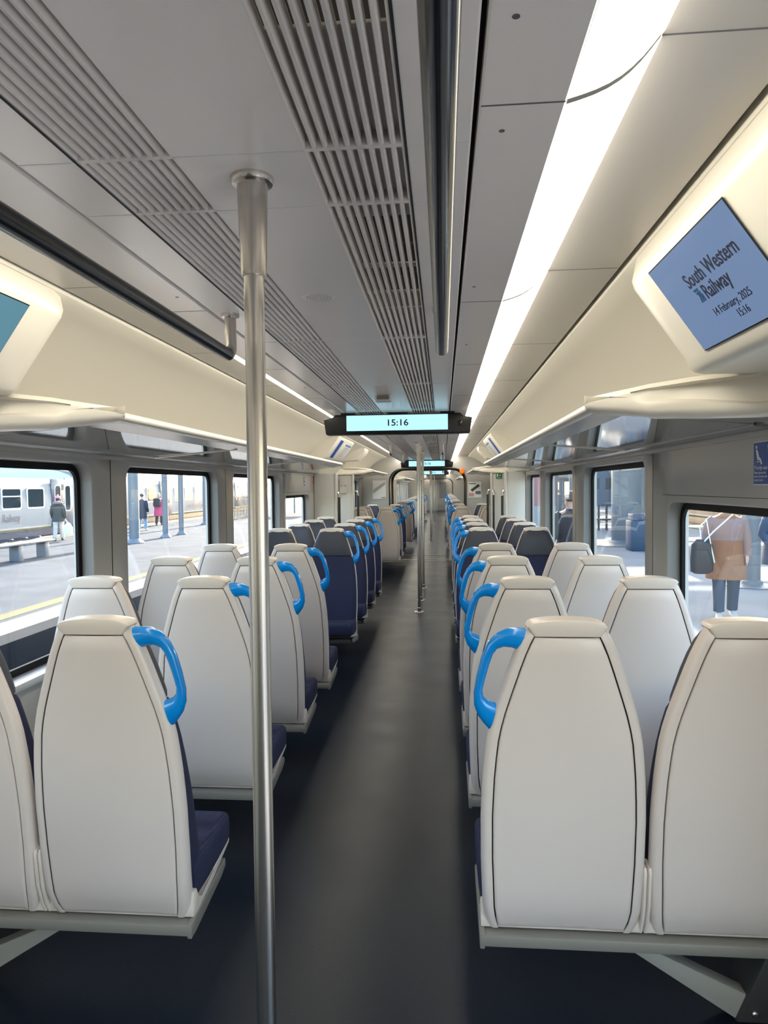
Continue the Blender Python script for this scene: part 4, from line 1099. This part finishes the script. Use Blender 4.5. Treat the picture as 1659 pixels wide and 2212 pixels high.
    for s in (-1, 1):
        st = stride*s; m = MB()
        m.tube([(s*.15, 0, 1.385), (s*.195, 0, 1.35), (s*.235, -.02-st*.2, 1.20), (s*.25, -.03-st*.35, 1.10), (s*.255, arm_bend*.6-st*.45, .99), (s*.252, arm_bend*.95-st*.5, .895)], [.075, .082, .074, .068, .06, .052], 12); m.build('sleeve', sleeve or coat, t, sharp=60)
    for (kn, an, to, hp) in feet:
        H, K, A, T = V[hp], V[kn], V[an], V[to]
        m = MB(); m.tube([H+Vector((0, 0, .06)), H*.5+K*.5, K, K*.45+A*.55, A+Vector((0, 0, .02))], [.112, .10, .085, .075, .072], 12); m.build('trouser_leg', trouser, t, sharp=60)
        m = MB(); L3 = []
        d = Vector((T.x-A.x, T.y-A.y, 0)).normalized(); px = Vector((d.y, -d.x, 0)); o0 = Vector((A.x, A.y, 0))-d*.05
        for u, wd, hh in ((0, .03, .07), (.02, .04, .10), (.08, .043, .11), (.14, .045, .085), (.20, .05, .06), (.245, .042, .045), (.265, .02, .03)):
            L3.append([tuple(o0+d*u+px*(wd*math.cos(a))+Vector((0, 0, .004+hh*(.5+.5*math.sin(a))))) for a in [2*PI*k/10 for k in range(10)]])
        m.loft(L3); m.build('shoe', shoe, t, sharp=60)
    return t
HAIRD = mat('hair_dark', (.02, .015, .012), .6); HAIRB = mat('hair_blond', (.50, .38, .22), .6)
T1 = mat('coat_dark_green', (.05, .055, .05), .8); T2 = mat('coat_navy', (.018, .028, .05), .8); T3 = mat('coat_hot_pink', (.62, .06, .17), .8)
T4 = mat('coat_tan', (.27, .125, .065), .85, noise=(9, .1, .1)); T4B = mat('coat_dusty_pink', (.27, .175, .15), .85)
J1 = mat('trousers_beige', (.48, .45, .43), .8); J2 = mat('jeans_light_blue', (.22, .32, .42), .8); J3 = mat('trousers_black', (.02, .02, .025), .8); J4 = mat('jeans_navy', (.025, .05, .085), .8)
SH = mat('shoe_pale', (.5, .48, .45), .7); SHD = mat('shoe_dark', (.03, .03, .035), .7)
person('person in a pink bobble hat and fur hooded coat on the left platform', (-13.7, 23.7, PZ), .35, .90, T1, .76, J1, SHD, HAIRD, hat=mat('hat_pink', (.72, .25, .32), .9), hood=mat('fur_brown', (.22, .17, .16), .95), stride=.22)
t = thing('carrier_bag', 'white carrier bag held by the person in the pink hat', 'bag', (-13.30, 23.62, PZ+.22))
m = MB(); m.loft([[(x*w_, y*w_*.5, z) for x, y in ((.14, .14), (-.14, .14), (-.14, -.14), (.14, -.14))] for z, w_ in ((0, .8), (.1, 1.05), (.25, 1.0), (.36, .6), (.42, .25))]); m.build('bag', WHITEP, t)
m = MB(); m.tube([(-.03, 0, .40), (-.06, 0, .50), (-.08, 0, .56), (-.06, 0, .5), (.02, 0, .40)], .01, 6); m.build('handle', WHITEP, t)
person('person in a long navy coat and pale jeans beside the thick post', (-13.05, 29.2, PZ), .1, .93, T2, .58, J2, SH, HAIRD, stride=.18)
person('person with blond hair in a hot pink coat on the left platform', (-14.15, 33.6, PZ), .1, .93, T3, .50, J3, SHD, HAIRB, hair_len=.16, stride=.12, coat_w=1.12)
t = thing('backpack', 'black backpack on the back of the person in the pink coat', 'bag', (-14.11, 33.30, PZ+.93)); m = MB(); m.box(-.17, .17, -.12, .09, 0, .42, .06, 3); m.build('bag', J3, t)
m = MB(); m.tube([(-.1, .05, .40), (-.1, .12, .46)], .02, 6); m.tube([(.1, .05, .40), (.1, .12, .46)], .02, 6); m.build('strap', J3, t)
person('person in a long tan coat and navy trousers outside the right window', (3.74, 9.55, PZ), PI-.25, .95, T4, .56, J4, SH, HAIRD, stride=.13, coat_w=1.12, hi_coat=T4B, arm_bend=.0, sleeve=T4B)
t = thing('shoulder_bag', 'black shoulder bag with white straps at the side of the tan coat', 'bag', (3.36, 9.36, PZ+.62), .2)
m = MB(); m.loft([[(x*w_, y*w_*.6, z) for x, y in [(.15*math.cos(2*PI*k/14), .15*math.sin(2*PI*k/14)) for k in range(14)]] for z, w_ in ((0, .6), (.03, 1.0), (.2, 1.05), (.38, .95), (.45, .5))]); m.build('bag', J3, t, sharp=60)
m = MB(); m.tube([(-.02, -.02, .42), (-.05, -.03, .62), (.05, -.02, .70), (.09, -.05, .4), (.12, -.09, .15)], .008, 6); m.tube([(.0, -.05, .42), (.08, -.12, .55), (.30, -.2, .78)], .010, 6); m.build('strap', WHITEP, t)
person('person in a dark blue jacket cut off by the right edge of the photo', (4.74, 10.3, PZ), PI+.5, .97, mat('jacket_blue', (.03, .05, .09), .7), .66, J2, SH, HAIRD, stride=.08)
person('dark silhouetted person close to the train outside the third right window', (1.86, 10.4, PZ), .2, .98, J3, .62, J4, SHD, HAIRD, stride=.05)
